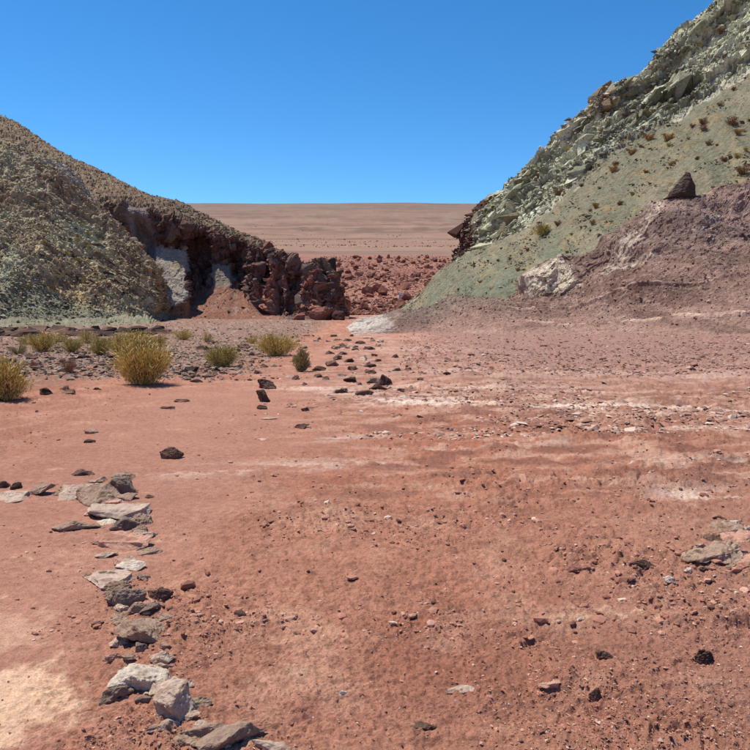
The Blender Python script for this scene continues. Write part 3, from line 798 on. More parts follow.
def patch_scatter(name, H, n, mask, smin, smax, cols, label, wts=None, flat=0.7, p=2.2):
    m = mask.ravel().astype(float); m = m / m.sum()
    idx = rng.choice(m.size, n, p=m)
    pos = H[0].reshape(-1, 3)[idx] + H[1].reshape(-1, 3)[idx] * 0.02 + rng.normal(0, 0.05, (n, 3))
    s = smin * (1 - rng.random(n) * (1 - (smin / smax) ** p)) ** (-1 / p)
    me_ = scatter_mesh(name, pos, s, pick(n, cols, wts), MAT['scree'], flat)
    link(name, me_, kind='stuff', label=label, category='scree')
vis = lambda H: ((H[3] > -40) & (H[3] < 790) & (H[4] > -20)).astype(float)
patch_scatter('scree', HL, 9000, vis(HL) * sstep(1.3, 1.8, HL[2]) * (HL[2] < 4.2) * (0.15 + sstep(0, 0.4, fbm(HL[0], 0.25, 3, 77))), 0.05, 0.22, [rgb(130, 116, 96), rgb(186, 174, 142), rgb(206, 192, 158), rgb(166, 138, 108), rgb(96, 82, 70)], 'dark and olive scree lying on the steep left slope', [.25, .25, .15, .2, .15])
patch_scatter('toe_scree', HL, 2600, vis(HL) * (HL[2] > 0.3) * (HL[2] < 1.6), 0.05, 0.26, [rgb(120, 114, 96), rgb(170, 162, 138), rgb(92, 84, 72)], 'pale green grit and stones at the foot of the left slope')
patch_scatter('ledge_rubble', HC, 3000, vis(HC) * (((HC[2] > 5.0) & (HC[2] < 6)) * 1.0 + 0.5 * ((HC[2] < 2.0) & (HC[2] > 0.8))), 0.06, 0.2, [rgb(100, 86, 74), rgb(130, 110, 90), rgb(70, 54, 50), rgb(150, 104, 86)], 'brown rubble above and below the dark cliff')
patch_scatter('slope_stones', HR, 3000, vis(HR) * (1 - HR[5]) * (HR[2] > 0.9) * (0.06 + sstep(0.0, 0.4, fbm(HR[0], 0.35, 3, 58))), 0.05, 0.26, [rgb(128, 122, 100), rgb(170, 164, 138), rgb(150, 122, 88), rgb(110, 102, 84)], 'small stones dotted over the pale green slope', p=2.6)
patch_scatter('crest_rubble', HR, 4000, vis(HR) * HR[5] * (HR[2] < 5), 0.08, 0.42, [rgb(186, 184, 164), rgb(140, 140, 120), rgb(212, 208, 190), rgb(112, 106, 90)], 'loose grey green blocks among the crest rocks')
patch_scatter('mound_grit', HM, 6000, vis(HM) * sstep(1.0, 1.8, HM[2]) * (HM[2] < 4.05) * (1 - 0.97 * HM[5]), 0.025, 0.12, [rgb(152, 120, 108), rgb(124, 98, 90), rgb(196, 166, 152), rgb(168, 132, 120)], 'purple and pink grit on the clay mounds', p=2.4)

def block_scatter(name, H, n, mask, smin, smax, cols, label, aspect=(1.3, 0.8, 0.8), dip=0.0, p=1.8, wts=None, sink=0.25):
    """broken rock: angular hull blocks lying with the bedding, one mesh"""
    tmpl = [hull_mesh(500 + q, 11, (1, 1, 1), 0, 0.0, 4.0, 0.05) for q in range(7)]
    m = mask.ravel().astype(float); m = m / m.sum()
    idx = rng.choice(m.size, n, p=m)
    base = H[0].reshape(-1, 3)[idx]; nn_ = H[1].reshape(-1, 3)[idx]
    sz_ = smin * (1 - rng.random(n) * (1 - (smin / smax) ** p)) ** (-1 / p)
    cc_ = pick(n, cols, wts) if cols is not None else H[6].reshape(-1, 3)[idx] * rng.uniform(0.85, 1.3, (n, 1))
    Vs, Fs, Cs, o_ = [], [], [], 0
    for k_ in range(n):
        V, Fc = tmpl[k_ % 7]
        M = Matrix.Rotation(dip + random.gauss(0, 0.2), 3, 'Y') @ Matrix.Rotation(random.gauss(0, 0.5), 3, 'Z') @ Matrix.Rotation(random.gauss(0, 0.2), 3, 'X')
        sc = np.array(aspect) * np.array([random.uniform(0.6, 1.5), random.uniform(0.7, 1.2), random.uniform(0.6, 1.3)]) * sz_[k_]
        Vs.append((V * sc) @ np.array(M).T + base[k_] - nn_[k_] * sz_[k_] * sink)
        Fs.append(Fc + o_); Cs.append(np.repeat(cc_[k_][None], len(V), 0)); o_ += len(V)
    Fs = [f[:, :3] for f in Fs]
    link(name, np_mesh(name, np.concatenate(Vs), np.concatenate(Fs), np.concatenate(Cs), MAT['hill']), kind='stuff', label=label, category='rubble')
block_scatter('crest_blocks', HR, 1100, vis(HR) * (HR[5] > 0.6) * (HR[2] < 5.02) * (0.1 + sstep(-0.1, 0.4, fbm(HR[0], 0.12, 3, 55))), 0.25, 1.5, None, 'angular grey green blocks breaking out of the rocky crest', (1.6, 0.8, 0.7), -0.62, p=1.6, sink=0.4)
block_scatter('cliff_blocks', HC, 650, vis(HC) * (HC[2] > 2.3) * (HC[2] < 5.02) * (HC[3] > 100) * (1 - HC[5]) * (HC[3] < 343), 0.25, 1.3, [rgb(110, 80, 74), rgb(88, 68, 64), rgb(136, 94, 82), rgb(122, 104, 96)], 'angular dark maroon blocks of the lava cliff', (1.1, 0.8, 1.25), 0.12, sink=0.6)
block_scatter('spur_blocks', HL, 380, vis(HL) * (HL[2] > 1.5) * (HL[2] < 4.0) * sstep(10, 120, HL[3]) * (0.05 + sstep(0, 0.4, fbm(HL[0], 0.15, 3, 57))), 0.15, 0.7, [rgb(124, 110, 92), rgb(150, 136, 112), rgb(98, 82, 72), rgb(178, 166, 140)], 'bedded dark rock ribs showing through the scree slope', (1.9, 0.8, 0.5), 0.6)

# ------------------------------------------------------------------ single stones
COL = {'pale': (206, 178, 160), 'white': (226, 208, 192), 'tan': (176, 146, 126), 'grey': (146, 124, 112), 'brown': (122, 92, 80), 'dark': (98, 74, 66), 'black': (72, 56, 52), 'pink': (204, 152, 132), 'red': (160, 104, 88)}
stone_no = [0]
def stone(name, px_, py_, wpx, hpx, zf, colour, label, rot=0.0, tilt=(0, 0), n=14, power=3.0, sub=3, rough=0.09, group=None, sink=0.25, cat='stone'):
    """a stone whose foot is at pixel (px_,py_), wpx wide; zf = share of hpx that is height rather than depth"""
    stone_no[0] += 1
    sd_ = 1000 + stone_no[0]
    g = ground_pt(px_, py_)
    d = math.hypot(g.y, CAM_H)
    sx = wpx / F * d / 2 * 1.1
    sz = max(hpx * zf / F * d / 2, 0.15 * sx) * (1.3 + sink)
    dep = math.atan2(CAM_H, g.y)
    sy = min(max(hpx * (1 - zf) / F * d / math.sin(dep) / 2, 0.45 * sx), 1.6 * sx) * 0.9
    V, Fc = hull_mesh(sd_, n, (sx, sy, sz), sub, rough, power, embed=True)
    rs = np.random.default_rng(sd_)
    c0 = rgb(*COL[colour]) * rs.uniform(0.92, 1.08)
    nn = fbm(V / sx, 1.5, 3, sd_ % 40)
    C_ = np.empty(V.shape); C_[:] = c0
    C_ = mix(C_, c0 * np.array([0.72, 0.66, 0.62]), sstep(0.05, 0.5, nn))
    dust = sstep(-0.1, -0.75, V[:, 2] / sz + 0.4 * nn)
    C_ = mix(C_, rgb(172, 116, 96), dust * 0.7)                       # soil caked on the lower part
    me_ = np_mesh(name, V, Fc, C_, MAT['stone'])
    o = link(name, me_, label=label, category=cat, group=group)
    yc = g.y + sy * 0.8
    xc = g.x * yc / g.y
    o.location = (xc, yc, gz(xc, yc) + sz * (1 - 2.1 * sink))
    o.rotation_euler = (tilt[0], tilt[1], rot)
    return o
TONE = {'pale': 'pale', 'tan': 'tan', 'grey': 'grey', 'pink': 'pinkish', 'brown': 'brown', 'white': 'whitish', 'dark': 'dark', 'black': 'blackish'}
stone('flat_stone', 12, 498, 34, 14, .25, 'pale', 'pale pink slab lying flat beside two dark stones at the path', 0.1)
stone('stone', 3, 485, 14, 9, .7, 'brown', 'small brown stone behind the flat pink slab', 0.5)
stone('stone', 16, 486, 13, 8, .7, 'dark', 'small dark stone leaning between pink slab and tilted slab', 1.0)
stone('flat_stone', 40, 493, 32, 14, .5, 'tan', 'tan slab tilted on edge with a dark shaded end', 0.35, (0.1, -0.35), 10, 4)
stone('stone', 83, 474, 22, 9, .75, 'brown', 'brown block at the back of the slab pile', 0.1, n=12, power=5)
stone('flat_stone', 78, 495, 33, 22, .4, 'pale', 'pale slab lying at the left of the slab pile', 0.2, (0.15, 0.1))
stone('flat_stone', 100, 503, 34, 30, .35, 'tan', 'long tan slab leaning across the slab pile', 0.75, (0.3, -0.15), 12, 4)
stone('stone', 128, 490, 38, 18, .75, 'grey', 'dark grey slab with a shaded underside on top of the pile', -0.2, (0.2, 0.25))
stone('flat_stone', 127, 497, 28, 8, .6, 'tan', 'thin tan slab wedged under the dark grey slab', 0.0, n=12, power=5)
stone('flat_stone', 119, 515, 56, 20, .3, 'pale', 'broad pale slab at the front of the slab pile', 0.15, (0.05, 0.05), 16, 4)
stone('flat_stone', 73, 526, 38, 13, .6, 'tan', 'long narrow tan slab lying apart left of the pile', 0.15, (0, -0.08), 12, 5)
stone('stone', 125, 526, 24, 15, .7, 'grey', 'grey lump in front of the broad pale slab', 0.4)
stone('stone', 105, 520, 16, 8, .4, 'white', 'little whitish stone beside the grey lump', 0.9)
stone('flat_stone', 126, 543, 58, 16, .15, 'pink', 'wide flat pinkish slab sunk flush in the dirt', -0.3, n=18, sink=0.34)
stone('flat_stone', 133, 563, 28, 13, .35, 'white', 'smooth whitish slab in the stone row', 0.2)
stone('flat_stone', 110, 580, 38, 22, .15, 'pale', 'flat pale slab flush with the dirt left of the whitish slab', 0.5, n=18, sink=0.34)
stone('stone', 128, 598, 32, 26, .6, 'grey', 'upright grey brown rock with a pitted face', 0.3, (0.1, 0.2), 16)
stone('stone', 163, 600, 28, 12, .85, 'dark', 'small dark stone standing in for the black shadow under a slab tip', 0.1, (0.1, 0.45), 10)  # dark stone added in place of the shadow beneath the slab tip
stone('stone', 136, 608, 21, 14, .6, 'tan', 'small rounded tan stone touching the pitted rock', 0.2)
stone('stone', 150, 644, 43, 40, .45, 'tan', 'big tan block with a slanting flat top', 0.5, (0.1, 0.18), 14, 4)
stone('stone', 112, 658, 17, 9, .5, 'pink', 'small pink stone left of the white block', 0.3)
stone('stone', 142, 694, 50, 41, .4, 'white', 'big whitish block with a split front face', 0.35, (0.15, -0.1), 15, 4)
stone('flat_stone', 116, 698, 28, 17, .5, 'grey', 'grey slab propped against the whitish block', 0.2, (0, -0.2))
stone('flat_stone', 173, 727, 35, 52, .45, 'pale', 'tall pale slab standing on a slant in the row', 0.9, (0.25, -0.2), 12, 4)
stone('stone', 207, 742, 44, 26, .4, 'tan', 'tan ribbed rock behind the front slab', 0.3, n=18)
stone('flat_stone', 232, 756, 66, 34, .4, 'tan', 'large tan slab with ridged surface ending the row', 0.25, (0.1, -0.05), 18)
stone('stone', 268, 756, 44, 14, .5, 'pale', 'low pale stone tucked behind the large ridged slab', -0.2)
stone('stone', 171, 458, 23, 14, .75, 'brown', 'lone brown rock on the smooth pink dust', 0.2, n=16)
stone('stone', 90, 434, 13, 7, .6, 'tan', 'small tan stone beside a dark pebble on pink dust', 0.2)
stone('stone', 90, 443, 10, 5, .6, 'dark', 'dark pebble in front of the small tan stone', 0.2)
stone('stone', 263, 401, 19, 13, .85, 'dark', 'squarish dark rock with flat pale top, front of a pair', 0.1, n=12, power=5)
stone('stone', 264, 388, 21, 11, .75, 'dark', 'rounded dark rock behind the squarish one', 0.5)
stone('stone', 262, 409, 10, 6, .7, 'dark', 'little dark stone in front of the rock pair', 0.3)
stone('stone', 305, 428, 18, 6, .6, 'dark', 'low dark stone edge on the open red flat', 0.1, n=10)
stone('stone', 305, 411, 8, 5, .7, 'dark', 'tiny dark stone beyond the low stone edge', 0.3)
stone('stone', 385, 384, 12, 11, .85, 'dark', 'upright dark block at the end of a stone cluster', 0.2, n=12, power=5)
stone('stone', 375, 383, 14, 8, .6, 'grey', 'greyish slab leaning on the upright dark block', 0.1)
stone('stone', 378, 391, 16, 6, .8, 'dark', 'flat dark slab in front of the stone cluster', 0.05, n=12, power=5)
stone('stone', 362, 395, 16, 8, .7, 'brown', 'wedge shaped brown stone left of the flat dark slab', 0.2, (0, -0.3))
stone('stone', 340, 393, 13, 6, .7, 'dark', 'dark flat stone at the left of the wedge shaped one', 0.1)
chain = [(150, 548, 20, 10, 'tan'), (142, 572, 16, 9, 'tan'), (104, 552, 18, 8, 'pale'), (112, 590, 16, 10, 'tan'), (150, 612, 18, 11, 'grey'), (136, 628, 15, 9, 'tan'), (124, 640, 13, 8, 'pink'), (166, 652, 15, 9, 'tan'), (128, 664, 14, 8, 'tan'), (186, 690, 13, 9, 'pale'), (160, 738, 22, 12, 'tan'), (196, 724, 18, 10, 'pale'), (188, 750, 24, 14, 'tan'), (140, 532, 18, 8, 'pale'), (98, 540, 14, 6, 'tan'), (146, 702, 18, 9, 'grey'), (120, 618, 10, 6, 'brown'), (244, 744, 24, 12, 'grey')]
line = [(112, 478), (132, 512), (122, 548), (128, 585), (148, 622), (142, 668), (168, 712), (232, 748)]
for q in range(34):
    t = q / 33 * (len(line) - 1.001); k_ = int(t); t -= k_
    a = line[k_][0] * (1 - t) + line[k_ + 1][0] * t + random.gauss(0, 11)
    b = line[k_][1] * (1 - t) + line[k_ + 1][1] * t + random.gauss(0, 5)
    chain.append((a, b, random.uniform(13, 27) * (0.75 + b / 2400), random.uniform(8, 15), random.choice(['tan', 'pale', 'grey', 'pink', 'tan'])))
for (a, b, wd, hh, cl) in chain:
    stone('stone', a, b, wd, hh, .5, cl, f'small {TONE[cl]} stone filling a gap in the row of pale path stones', random.uniform(-.6, .6), (random.uniform(-.1, .2), random.uniform(-.2, .2)), sub=3, group=f'small {TONE[cl]} stones between the path stones')
# right foreground
stone('stone', 702, 673, 21, 17, .7, 'dark', 'knobbly dark stone alone on the stony dirt', 0.4, n=22, power=2.2, rough=0.2)
stone('stone', 640, 578, 24, 9, .7, 'dark', 'dark jagged stone with a thin shadow near the crusty ledge', 0.1, n=12, rough=0.12)
stone('stone', 601, 661, 18, 8, .7, 'brown', 'brick shaped brown stone on red dirt', -0.25, n=12, power=6)
stone('stone', 550, 696, 22, 9, .5, 'pink', 'pink flat stone shading the dirt in front', 0.1)
stone('stone', 596, 709, 15, 14, .8, 'brown', 'upright brown splinter of rock in the dirt', 0.5, (0, 0.4), 10)
stone('stone', 618, 704, 20, 11, .5, 'red', 'rounded red clod right of the brown splinter', 0.3)
stone('stone', 466, 695, 30, 9, .5, 'pale', 'pale crust lifting over a thin black shadow', 0.05, (0, 0.1), 12)
stone('stone', 423, 731, 22, 7, .6, 'brown', 'long low brown clod on the near dirt', 0.0)
stone('stone', 580, 576, 30, 10, .4, 'red', 'broad red clod broken out of the crust', 0.15, rough=0.15)
stone('stone', 667, 591, 13, 8, .6, 'white', 'bright white stone below the crusty ledge', 0.2)
stone('stone', 688, 582, 11, 8, .6, 'white', 'small white stone at the tip of the crusty ledge', 0.6)
stone('stone', 580, 625, 9, 6, .6, 'white', 'white pebble on open red dirt', 0.6)
stone('stone', 343, 697, 8, 6, .6, 'white', 'tiny white chip on smooth red dirt', 0.6)
for (a, b, wd, hh, cl, lb) in ((716, 574, 64, 20, 'tan', 'long crusty tan ledge with a black undercut'), (738, 553, 48, 22, 'pink', 'pinkish crusty ledge stepping up behind the long one'),
                               (726, 541, 30, 14, 'tan', 'tan crumbly outcrop at the top of the crusty ledges'), (752, 578, 40, 14, 'pink', 'pinkish ledge block right of the long crusty ledge'), (716, 552, 20, 14, 'brown', 'brown lump standing between the crusty ledges')):
    stone('crust_ledge', a, b, wd, hh, .3, cl, lb, 0.3, (0.06, -0.1), 22, 3, 3, 0.2, cat='ledge')
for (a, b, wd, hh, cl) in ((98, 480, 16, 8, 'tan'), (112, 484, 14, 8, 'brown'), (66, 488, 12, 8, 'tan'), (104, 497, 18, 8, 'grey'), (140, 505, 14, 8, 'tan'), (92, 512, 14, 6, 'pale'), (142, 517, 10, 6, 'pink'), (116, 531, 12, 6, 'tan'), (150, 495, 8, 5, 'brown'), (58, 492, 10, 5, 'tan')):
    stone('stone', a, b, wd, hh, .6, cl, 'small broken stone wedged into the slab pile', random.uniform(-.6, .6), sub=2, group='broken stones in the slab pile')
for (a, b, wd, hh, cl) in ((700, 560, 12, 6, 'pale'), (692, 568, 10, 5, 'tan'), (728, 560, 12, 6, 'brown'), (742, 565, 10, 6, 'pale'), (708, 546, 11, 5, 'tan'), (734, 534, 12, 6, 'white'), (745, 540, 12, 7, 'pale'), (720, 528, 14, 5, 'brown'), (704, 580, 10, 5, 'brown'), (730, 582, 12, 5, 'tan')):
    stone('stone', a, b, wd, hh, .6, cl, 'crumb of pale crust broken off the crusty ledges', random.uniform(-.6, .6), sub=2, rough=0.15, group='crumbs by the crusty ledges')
# look-alike stones, told apart only by their place
small = [(332, 366, 14, 7), (320, 370, 12, 5), (350, 381, 12, 7), (352, 370, 11, 5), (349, 363, 9, 5), (370, 367, 12, 4), (338, 360, 8, 5), (342, 356, 8, 4), (344, 348, 9, 4), (335, 349, 7, 4), (347, 341, 8, 4),
         (360, 344, 9, 4), (369, 350, 11, 4), (374, 357, 6, 3), (395, 359, 6, 4), (401, 392, 9, 4), (297, 379, 9, 5), (303, 384, 8, 4), (326, 379, 7, 4), (364, 360, 6, 3), (378, 362, 6, 3), (355, 352, 7, 3), (330, 355, 7, 4), (318, 377, 8, 4), (372, 374, 7, 4), (410, 370, 7, 3), (420, 381, 6, 3), (447, 377, 7, 3)]
for (a, b, wd, hh) in small:
    stone('stone', a, b, wd, hh, .75, random.choice(['dark', 'dark', 'brown']), 'small dark flat stone in the trail of stones leading to the gap', random.uniform(-.4, .4), sub=1, group='dark stones trailing towards the gap')
for q in range(34):
    b = 336 + 62 * random.random() ** 1.3
    a = 352 + (b - 336) * 0.2 + random.gauss(0, 26)
    cl = random.choice(['tan', 'grey', 'brown', 'pale'])
    stone('stone', a, b, random.uniform(4, 9), random.uniform(2.5, 4.5), .7, cl, f'small {TONE[cl]} stone strewn about the trail of dark stones', random.uniform(-.4, .4), sub=1, group=f'{TONE[cl]} stones by the trail')
washs = [(45, 397, 14, 8), (69, 397, 13, 5), (65, 391, 11, 5), (98, 392, 9, 3), (192, 373, 16, 7), (196, 382, 13, 4), (182, 403, 16, 4), (168, 409, 16, 3), (155, 372, 9, 4), (204, 348, 14, 5), (160, 338, 18, 6), (244, 348, 12, 6), (252, 341, 10, 5), (130, 376, 12, 5), (36, 371, 10, 4), (85, 358, 12, 5), (110, 357, 9, 4), (30, 357, 14, 5), (10, 362, 11, 5), (62, 362, 9, 4), (235, 352, 9, 4), (265, 366, 9, 4), (212, 341, 9, 4)]
for (a, b, wd, hh) in washs:
    stone('stone', a, b, wd, hh, .75, random.choice(['dark', 'black', 'brown']), 'dark stone scattered among the yellow bushes of the wash', random.uniform(-.4, .4), sub=1, group='dark stones among the bushes')
# dark bank blocks at the far side of the wash
for q in range(44):
    a = random.uniform(-20, 52) if q % 2 else random.uniform(58, 160)
    stone('stone', a, 333 + random.uniform(-2, 2), random.uniform(10, 22), random.uniform(4, 8), .8, random.choice(['dark', 'black', 'brown']), 'dark block in the low bank at the foot of the left slope', random.uniform(-.2, .2), sub=1, group='dark blocks along the wash bank', power=4)

# pinnacle standing on the purple spur
p, _ = on_patch(HM, 679, 201)
V, Fc = hull_mesh(77, 0, (1, 1, 1), 3, 0.06, 2.5, 0.04, pts=[(-1.0, -0.5, -0.9), (-0.85, 0.7, -0.9), (0.75, -0.65, -0.9), (0.85, 0.6, -0.9), (0.2, -0.2, 1.1), (0.5, -0.1, 1.2), (0.48, 0.3, 1.1), (-0.75, -0.2, -0.1), (-0.2, 0.3, 0.6), (0.72, -0.45, 0.2), (0.0, -0.75, -0.5), (0.4, -0.5, 0.5)])
h = (V[:, 2] + 0.9) / 2.1
V[:, 2] = (V[:, 2] + 0.9) * 0.78 - 0.9; V[:, 0] *= 1.08
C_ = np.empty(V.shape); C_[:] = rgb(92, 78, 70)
nn = fbm(V, 1.4, 3, 3); C_ = mix(C_, rgb(196, 182, 152), sstep(0.3, 0.9, h * 0.75 - V[:, 0] * 0.7 + 0.3 * nn - 0.05 + 0.25 * V[:, 1])); C_ = mix(C_, rgb(78, 62, 58), sstep(0.1, 0.5, nn) * 0.5)  # sunlit left and top edge painted pale, shaded front left dark
o = link('rock_pinnacle', np_mesh('rock_pinnacle', V, Fc, C_, MAT['boulder']), label='dark pointed rock standing on the purple spur before the green slope', category='rock')
o.location = (p.x, p.y, p.z + 0.62); o.scale = (0.92, 0.92, 0.95)

# end knob rocks of the cliff and boulders at its foot
for (a, b, s, lb) in ((322, 316, 1.5, 'reddish boulder at the foot of the dark cliff with a lit pink face'), (338, 317, 1.0, 'dark boulder at the very end of the cliff by the white salt'), (300, 317, 0.9, 'low red boulder under the middle cliff columns')):
    g = ground_pt(a, b + 1.5); g = Vector((g.x * 82 / g.y, 82, 0))
    V, Fc = hull_mesh(int(200 + a), 16, (s, s * 0.8, s * 0.75), 2, 0.12, 3)
    C_ = np.empty(V.shape); C_[:] = rgb(150, 96, 82) if a != 338 else rgb(92, 60, 54)
    o = link('boulder', np_mesh('boulder', V, Fc, C_, MAT['boulder']), label=lb, category='boulder'); o.location = (g.x, g.y, s * 0.4)

# red boulders on the rise beyond the gap
protos = []
for q in range(7):
    V, Fc = hull_mesh(300 + q, 12, (1, 0.85, 0.75), 1, 0.10, 3)
    C_ = np.empty(V.shape); C_[:] = [rgb(150, 94, 80), rgb(128, 82, 72), rgb(170, 116, 98)][q % 3]
    protos.append(np_mesh('boulder', V, Fc, C_, MAT['boulder']))
for q in range(170):
    a = random.uniform(322, 470)
    Y = 205 + 130 * random.random() if q % 4 else random.uniform(118, 205)
    s = random.choice([0.7, 0.9, 1.1, 1.4, 1.8])
    x = (a - 375) / F * Y
    o = link('boulder', protos[q % 7], label=('large' if s > 1.3 else 'small' if s < 0.85 else 'mid sized') + ' ' + ('red', 'brown', 'pale red')[q % 7 % 3] + ' boulder on the rubble rise beyond the gap', category='boulder', group='boulders on the rise beyond the gap')
    o.location = (x, Y, gz(x, Y) + s * 0.35); o.scale = (s, s, s * random.uniform(0.8, 1.2)); o.rotation_euler = (0, 0, random.uniform(0, 6))
g = at(401, 297, 150)
V, Fc = hull_mesh(390, 12, (0.7, 0.6, 1.3), 1, 0.1, 3)
C_ = np.empty(V.shape); C_[:] = rgb(226, 206, 196)
o = link('boulder', np_mesh('boulder', V, Fc, C_, MAT['boulder']), label='small white upright rock on the red ground beyond the gap', category='boulder')
o.location = (g[0], 150, gz(g[0], 150.) + 0.7)

# ------------------------------------------------------------------ shrubs
def blades(n, W, H, seed, base_cols, lean=0.9, length=(0.06, 0.15), width=0.009):
    """twiggy crown: many thin upright sprigs spread through a broken dome"""
    rs = np.random.default_rng(seed)
    # clumps give the uneven outline
    nc = max(7, int(n / 130))
    th = rs.uniform(0, 2 * math.pi, nc); rad = np.sqrt(rs.random(nc)) * 0.85
    ch = rs.uniform(0.5, 1.08, nc) * (1 - 0.38 * rad ** 2)
    ci = rs.integers(0, nc, n)
    t = rs.random(n) ** 0.6                                            # height along the clump's fan
    spread = 0.16 + 0.12 * t
    ox = rad[ci] * np.cos(th[ci]) * (0.35 + 0.65 * t) + rs.normal(0, 1, n) * spread * 0.7
    oy = rad[ci] * np.sin(th[ci]) * (0.35 + 0.65 * t) + rs.normal(0, 1, n) * spread * 0.7
    oz = t * ch[ci]
    B = np.stack([ox * W / 2, oy * W / 2, np.maximum(oz * H - 0.05 * H, 0.02)], -1)
    d = np.stack([ox * lean + rs.normal(0, 0.55, n), oy * lean + rs.normal(0, 0.55, n), np.full(n, 1.0)], -1)
    d /= np.linalg.norm(d, axis=1)[:, None]
    L_ = rs.uniform(length[0], length[1], n) * H
    sidev = np.cross(d, rs.normal(size=(n, 3))); sidev /= np.linalg.norm(sidev, axis=1)[:, None]
    wv = sidev * (width * H * rs.uniform(0.6, 1.5, n))[:, None]
    mid = B + d * (L_ * 0.55)[:, None]
    V = np.stack([B, mid + wv, B + d * L_[:, None], mid - wv], 1).reshape(-1, 3)
    Fc = np.arange(4 * n).reshape(n, 4)
    cc = np.array(base_cols)[rs.integers(0, len(base_cols), n)] * rs.uniform(0.75, 1.2, (n, 1))
    return V, Fc, np.repeat(cc, 4, 0), (nc, th, rad, ch)
def stems(clump, W, H, seed, c, per=5):
    nc, th, rad, ch = clump
    rs = np.random.default_rng(seed + 1)
    Vs, Fs, off_ = [], [], 0
    for k_ in range(nc):
        for _ in range(per):
            a = th[k_] + rs.normal(0, 0.25); rr = rad[k_] + rs.normal(0, 0.1)
            pts = []
            for t in (0, 0.4, 0.75, 1.0):
                s_ = rr * (0.12 + 0.88 * t)
                pts.append((math.cos(a) * s_ * W / 2, math.sin(a) * s_ * W / 2, t * ch[k_] * H * 1.02 - 0.02))
            for q in range(4):
                rd = H * 0.010 * (1.1 - 0.8 * q / 3)
                for m in range(3):
                    an = m * 2.094
                    Vs.append((pts[q][0] + rd * math.cos(an), pts[q][1] + rd * math.sin(an), pts[q][2]))
            for q in range(3):
                for m in range(3):
                    m2 = (m + 1) % 3
                    Fs.append((off_ + q * 3 + m, off_ + q * 3 + m2, off_ + q * 3 + 3 + m2, off_ + q * 3 + 3 + m))
            off_ += 12
    Vs = np.array(Vs); cc = np.empty(Vs.shape); cc[:] = c
    return Vs, np.array(Fs), cc
YEL = [rgb(236, 208, 104), rgb(218, 188, 96), rgb(198, 174, 98), rgb(244, 222, 140)]
OLV = [rgb(208, 190, 106), rgb(188, 174, 98), rgb(222, 202, 116), rgb(166, 156, 90)]
GRY = [rgb(182, 170, 112), rgb(162, 152, 100), rgb(196, 180, 118)]
DRY = [rgb(170, 120, 98), rgb(146, 104, 88), rgb(186, 140, 112)]
def bush(px_, py_, wpx, hpx, cols, label, seed, n=2600, width=0.009, group=None, name='bush', length=(0.06, 0.15)):
    g = ground_pt(px_, py_)
    d = g.y
    W, H = wpx / F * d, hpx / F * d
    e = bpy.data.objects.new(name, None); col.objects.link(e)
    yc = g.y + W * 0.3
    e.location = (g.x * yc / g.y, yc, gz(g.x * yc / g.y, yc) - 0.01)
    e['label'] = label; e['category'] = 'bush'
    if group: e['group'] = group
    V, Fc, cc, cl = blades(int(n * 1.5), W, H, seed, cols, length=length, width=width)
    link('foliage', np_mesh('foliage', V, Fc, cc, MAT['plant']), e)
    V, Fc, cc = stems(cl, W, H, seed, rgb(128, 104, 70))
    link('stems', np_mesh('stems', V, Fc, cc, MAT['stem']), e)
    return e
bush(143, 387, 60, 47, YEL, 'largest yellow green bush, full and rounded, at the edge of the pink dust', 1, 6500, 0.0075)
bush(6, 404, 50, 45, YEL, 'yellow bush with dark stems beside two dark stones at the dust edge', 2, 5000, 0.0075)
bush(222, 367, 38, 26, OLV, 'olive bush with a dark shaded middle right of the largest bush', 3, 3200)
bush(277, 357, 46, 25, YEL, 'wide yellow bush next to the small greyish bush', 4, 3600)
bush(301, 371, 17, 25, GRY, 'narrow greyish olive bush at the side of the wide yellow bush', 5, 1800, 0.012)
bush(133, 350, 42, 24, YEL, 'yellow bush partly hidden behind the largest bush', 6, 2600)
bush(43, 349, 34, 22, YEL, 'bright yellow bush in the wash before the dark bank', 7, 2400)
bush(72, 350, 32, 18, OLV, 'yellowish olive bush right of the bright yellow one in the wash', 8, 2200)
bush(99, 354, 30, 20, OLV, 'darker green bush between the wash bushes and the largest bush', 9, 2200)
bush(183, 338, 26, 14, YEL, 'small yellow bush far back in the wash', 10, 1500)
bush(18, 352, 20, 14, GRY, 'low greyish bush left of the bright yellow bush', 11, 1300)
bush(158, 344, 24, 14, YEL, 'low yellow bush right behind the largest bush', 21, 1500)
bush(112, 344, 26, 13, GRY, 'pale greyish bush left of the one hidden behind the largest bush', 22, 1400)
bush(58, 340, 26, 12, YEL, 'low yellow bush just before the dark bank', 23, 1400)
bush(254, 344, 20, 10, YEL, 'small yellow bush behind the wide yellow bush', 24, 1100)
bush(118, 352, 34, 20, YEL, 'yellow bush squeezed between the darker bush and the largest bush', 25, 1900)
bush(30, 343, 26, 13, OLV, 'olive bush close under the dark bank behind the bright yellow one', 26, 1400)
bush(86, 342, 30, 14, YEL, 'straw yellow bush behind the yellowish olive one', 27, 1500)
bush(206, 340, 20, 10, OLV, 'small olive bush behind the dark middled bush', 28, 1000)
bush(68, 375, 20, 14, DRY, 'small dry pinkish twiggy bush in the gravel', 12, 700, 0.008, length=(0.2, 0.4))
bush(33, 368, 10, 9, DRY, 'tiny dry brown tuft in the gravel', 13, 350, 0.01, length=(0.2, 0.4))
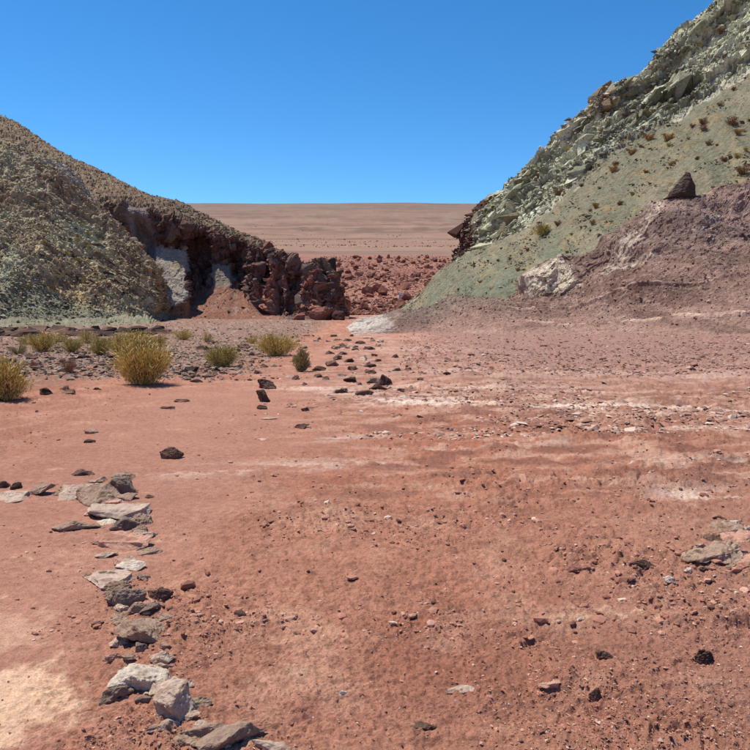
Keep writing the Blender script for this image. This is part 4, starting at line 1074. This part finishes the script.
# shrubs on the green slope: one of each kind, then copies
kinds = []
for q, (cols, nm) in enumerate(((OLV, 'olive'), ([rgb(150, 112, 76), rgb(128, 98, 70), rgb(168, 130, 90)], 'brown'), ([rgb(190, 150, 84), rgb(170, 140, 80)], 'straw'))):
    V, Fc, cc, cl = blades(1500, 1.5, 1.1, 40 + q, cols, width=0.024)
    f_ = np_mesh('foliage', V, Fc, cc, MAT['plant'])
    V, Fc, cc = stems(cl, 1.5, 1.1, 40 + q, rgb(110, 90, 66), 2)
    kinds.append((f_, np_mesh('stems', V, Fc, cc, MAT['stem'])))
def slope_bush(a, b, wpx, kd, label, group=None, H=HR):
    p_, n_ = on_patch(H, a, b)
    s = wpx / F * p_.y / 1.6
    e = bpy.data.objects.new('bush', None); col.objects.link(e)
    e.location = p_ - Vector((0, 0, 0.04)); e.scale = (s, s, s * random.uniform(0.85, 1.15)); e.rotation_euler = (0, 0, random.uniform(0, 6))
    e['label'] = label; e['category'] = 'bush'
    if group: e['group'] = group
    link('foliage', kinds[kd][0], e); link('stems', kinds[kd][1], e)
slope_bush(545, 239, 24, 0, 'round dark olive bush alone low on the green slope')
slope_bush(744, 177, 16, 1, 'brown bush on the green slope right of the pointed rock')
slope_bush(522, 285, 11, 1, 'reddish brown bush on the green slope just above the mounds')
lst = [(562, 201, 8), (582, 190, 7), (628, 190, 8), (646, 152, 8), (655, 146, 9), (664, 140, 7), (672, 152, 8), (690, 130, 7), (700, 128, 8), (708, 137, 8), (725, 110, 7), (735, 125, 9), (742, 128, 9), (715, 150, 6), (738, 140, 8), (612, 178, 7), (600, 192, 7), (640, 175, 6), (575, 215, 7), (745, 100, 8), (655, 185, 7), (668, 165, 6), (721, 165, 6), (735, 158, 6), (698, 160, 6), (590, 225, 6), (556, 225, 5), (730, 90, 6), (637, 160, 6), (620, 165, 6), (684, 146, 6), (510, 258, 7), (530, 250, 6), (500, 262, 5), (516, 268, 5), (570, 240, 6), (598, 210, 5), (618, 200, 6), (752, 150, 8), (764, 120, 8)]
for (a, b, wd) in lst:
    slope_bush(a + random.uniform(-6, 6), b + random.uniform(-5, 5), wd * random.choice([0.6, 0.8, 1.0, 1.3, 1.7]), random.choice([0, 1, 1, 2]), 'small dry shrub dotted on the pale green slope', 'dry shrubs on the green slope')
for (a, b, wd) in [(486, 205, 6), (524, 170, 7), (540, 166, 6), (566, 150, 7), (598, 128, 6), (620, 108, 7), (650, 84, 7), (673, 62, 7), (700, 35, 8), (722, 20, 8), (506, 200, 5), (580, 160, 6)]:
    slope_bush(a, b, wd * 1.1, random.choice([0, 1]), 'small shrub rooted among the grey green crest rocks', 'shrubs among the crest rocks')
for q in range(22):
    a = random.uniform(5, 105); b = random.uniform(235, 305)
    slope_bush(a, b, random.uniform(4, 7), random.choice([0, 0, 2]), 'small tuft growing on the steep olive scree slope', 'tufts on the scree slope', HL)
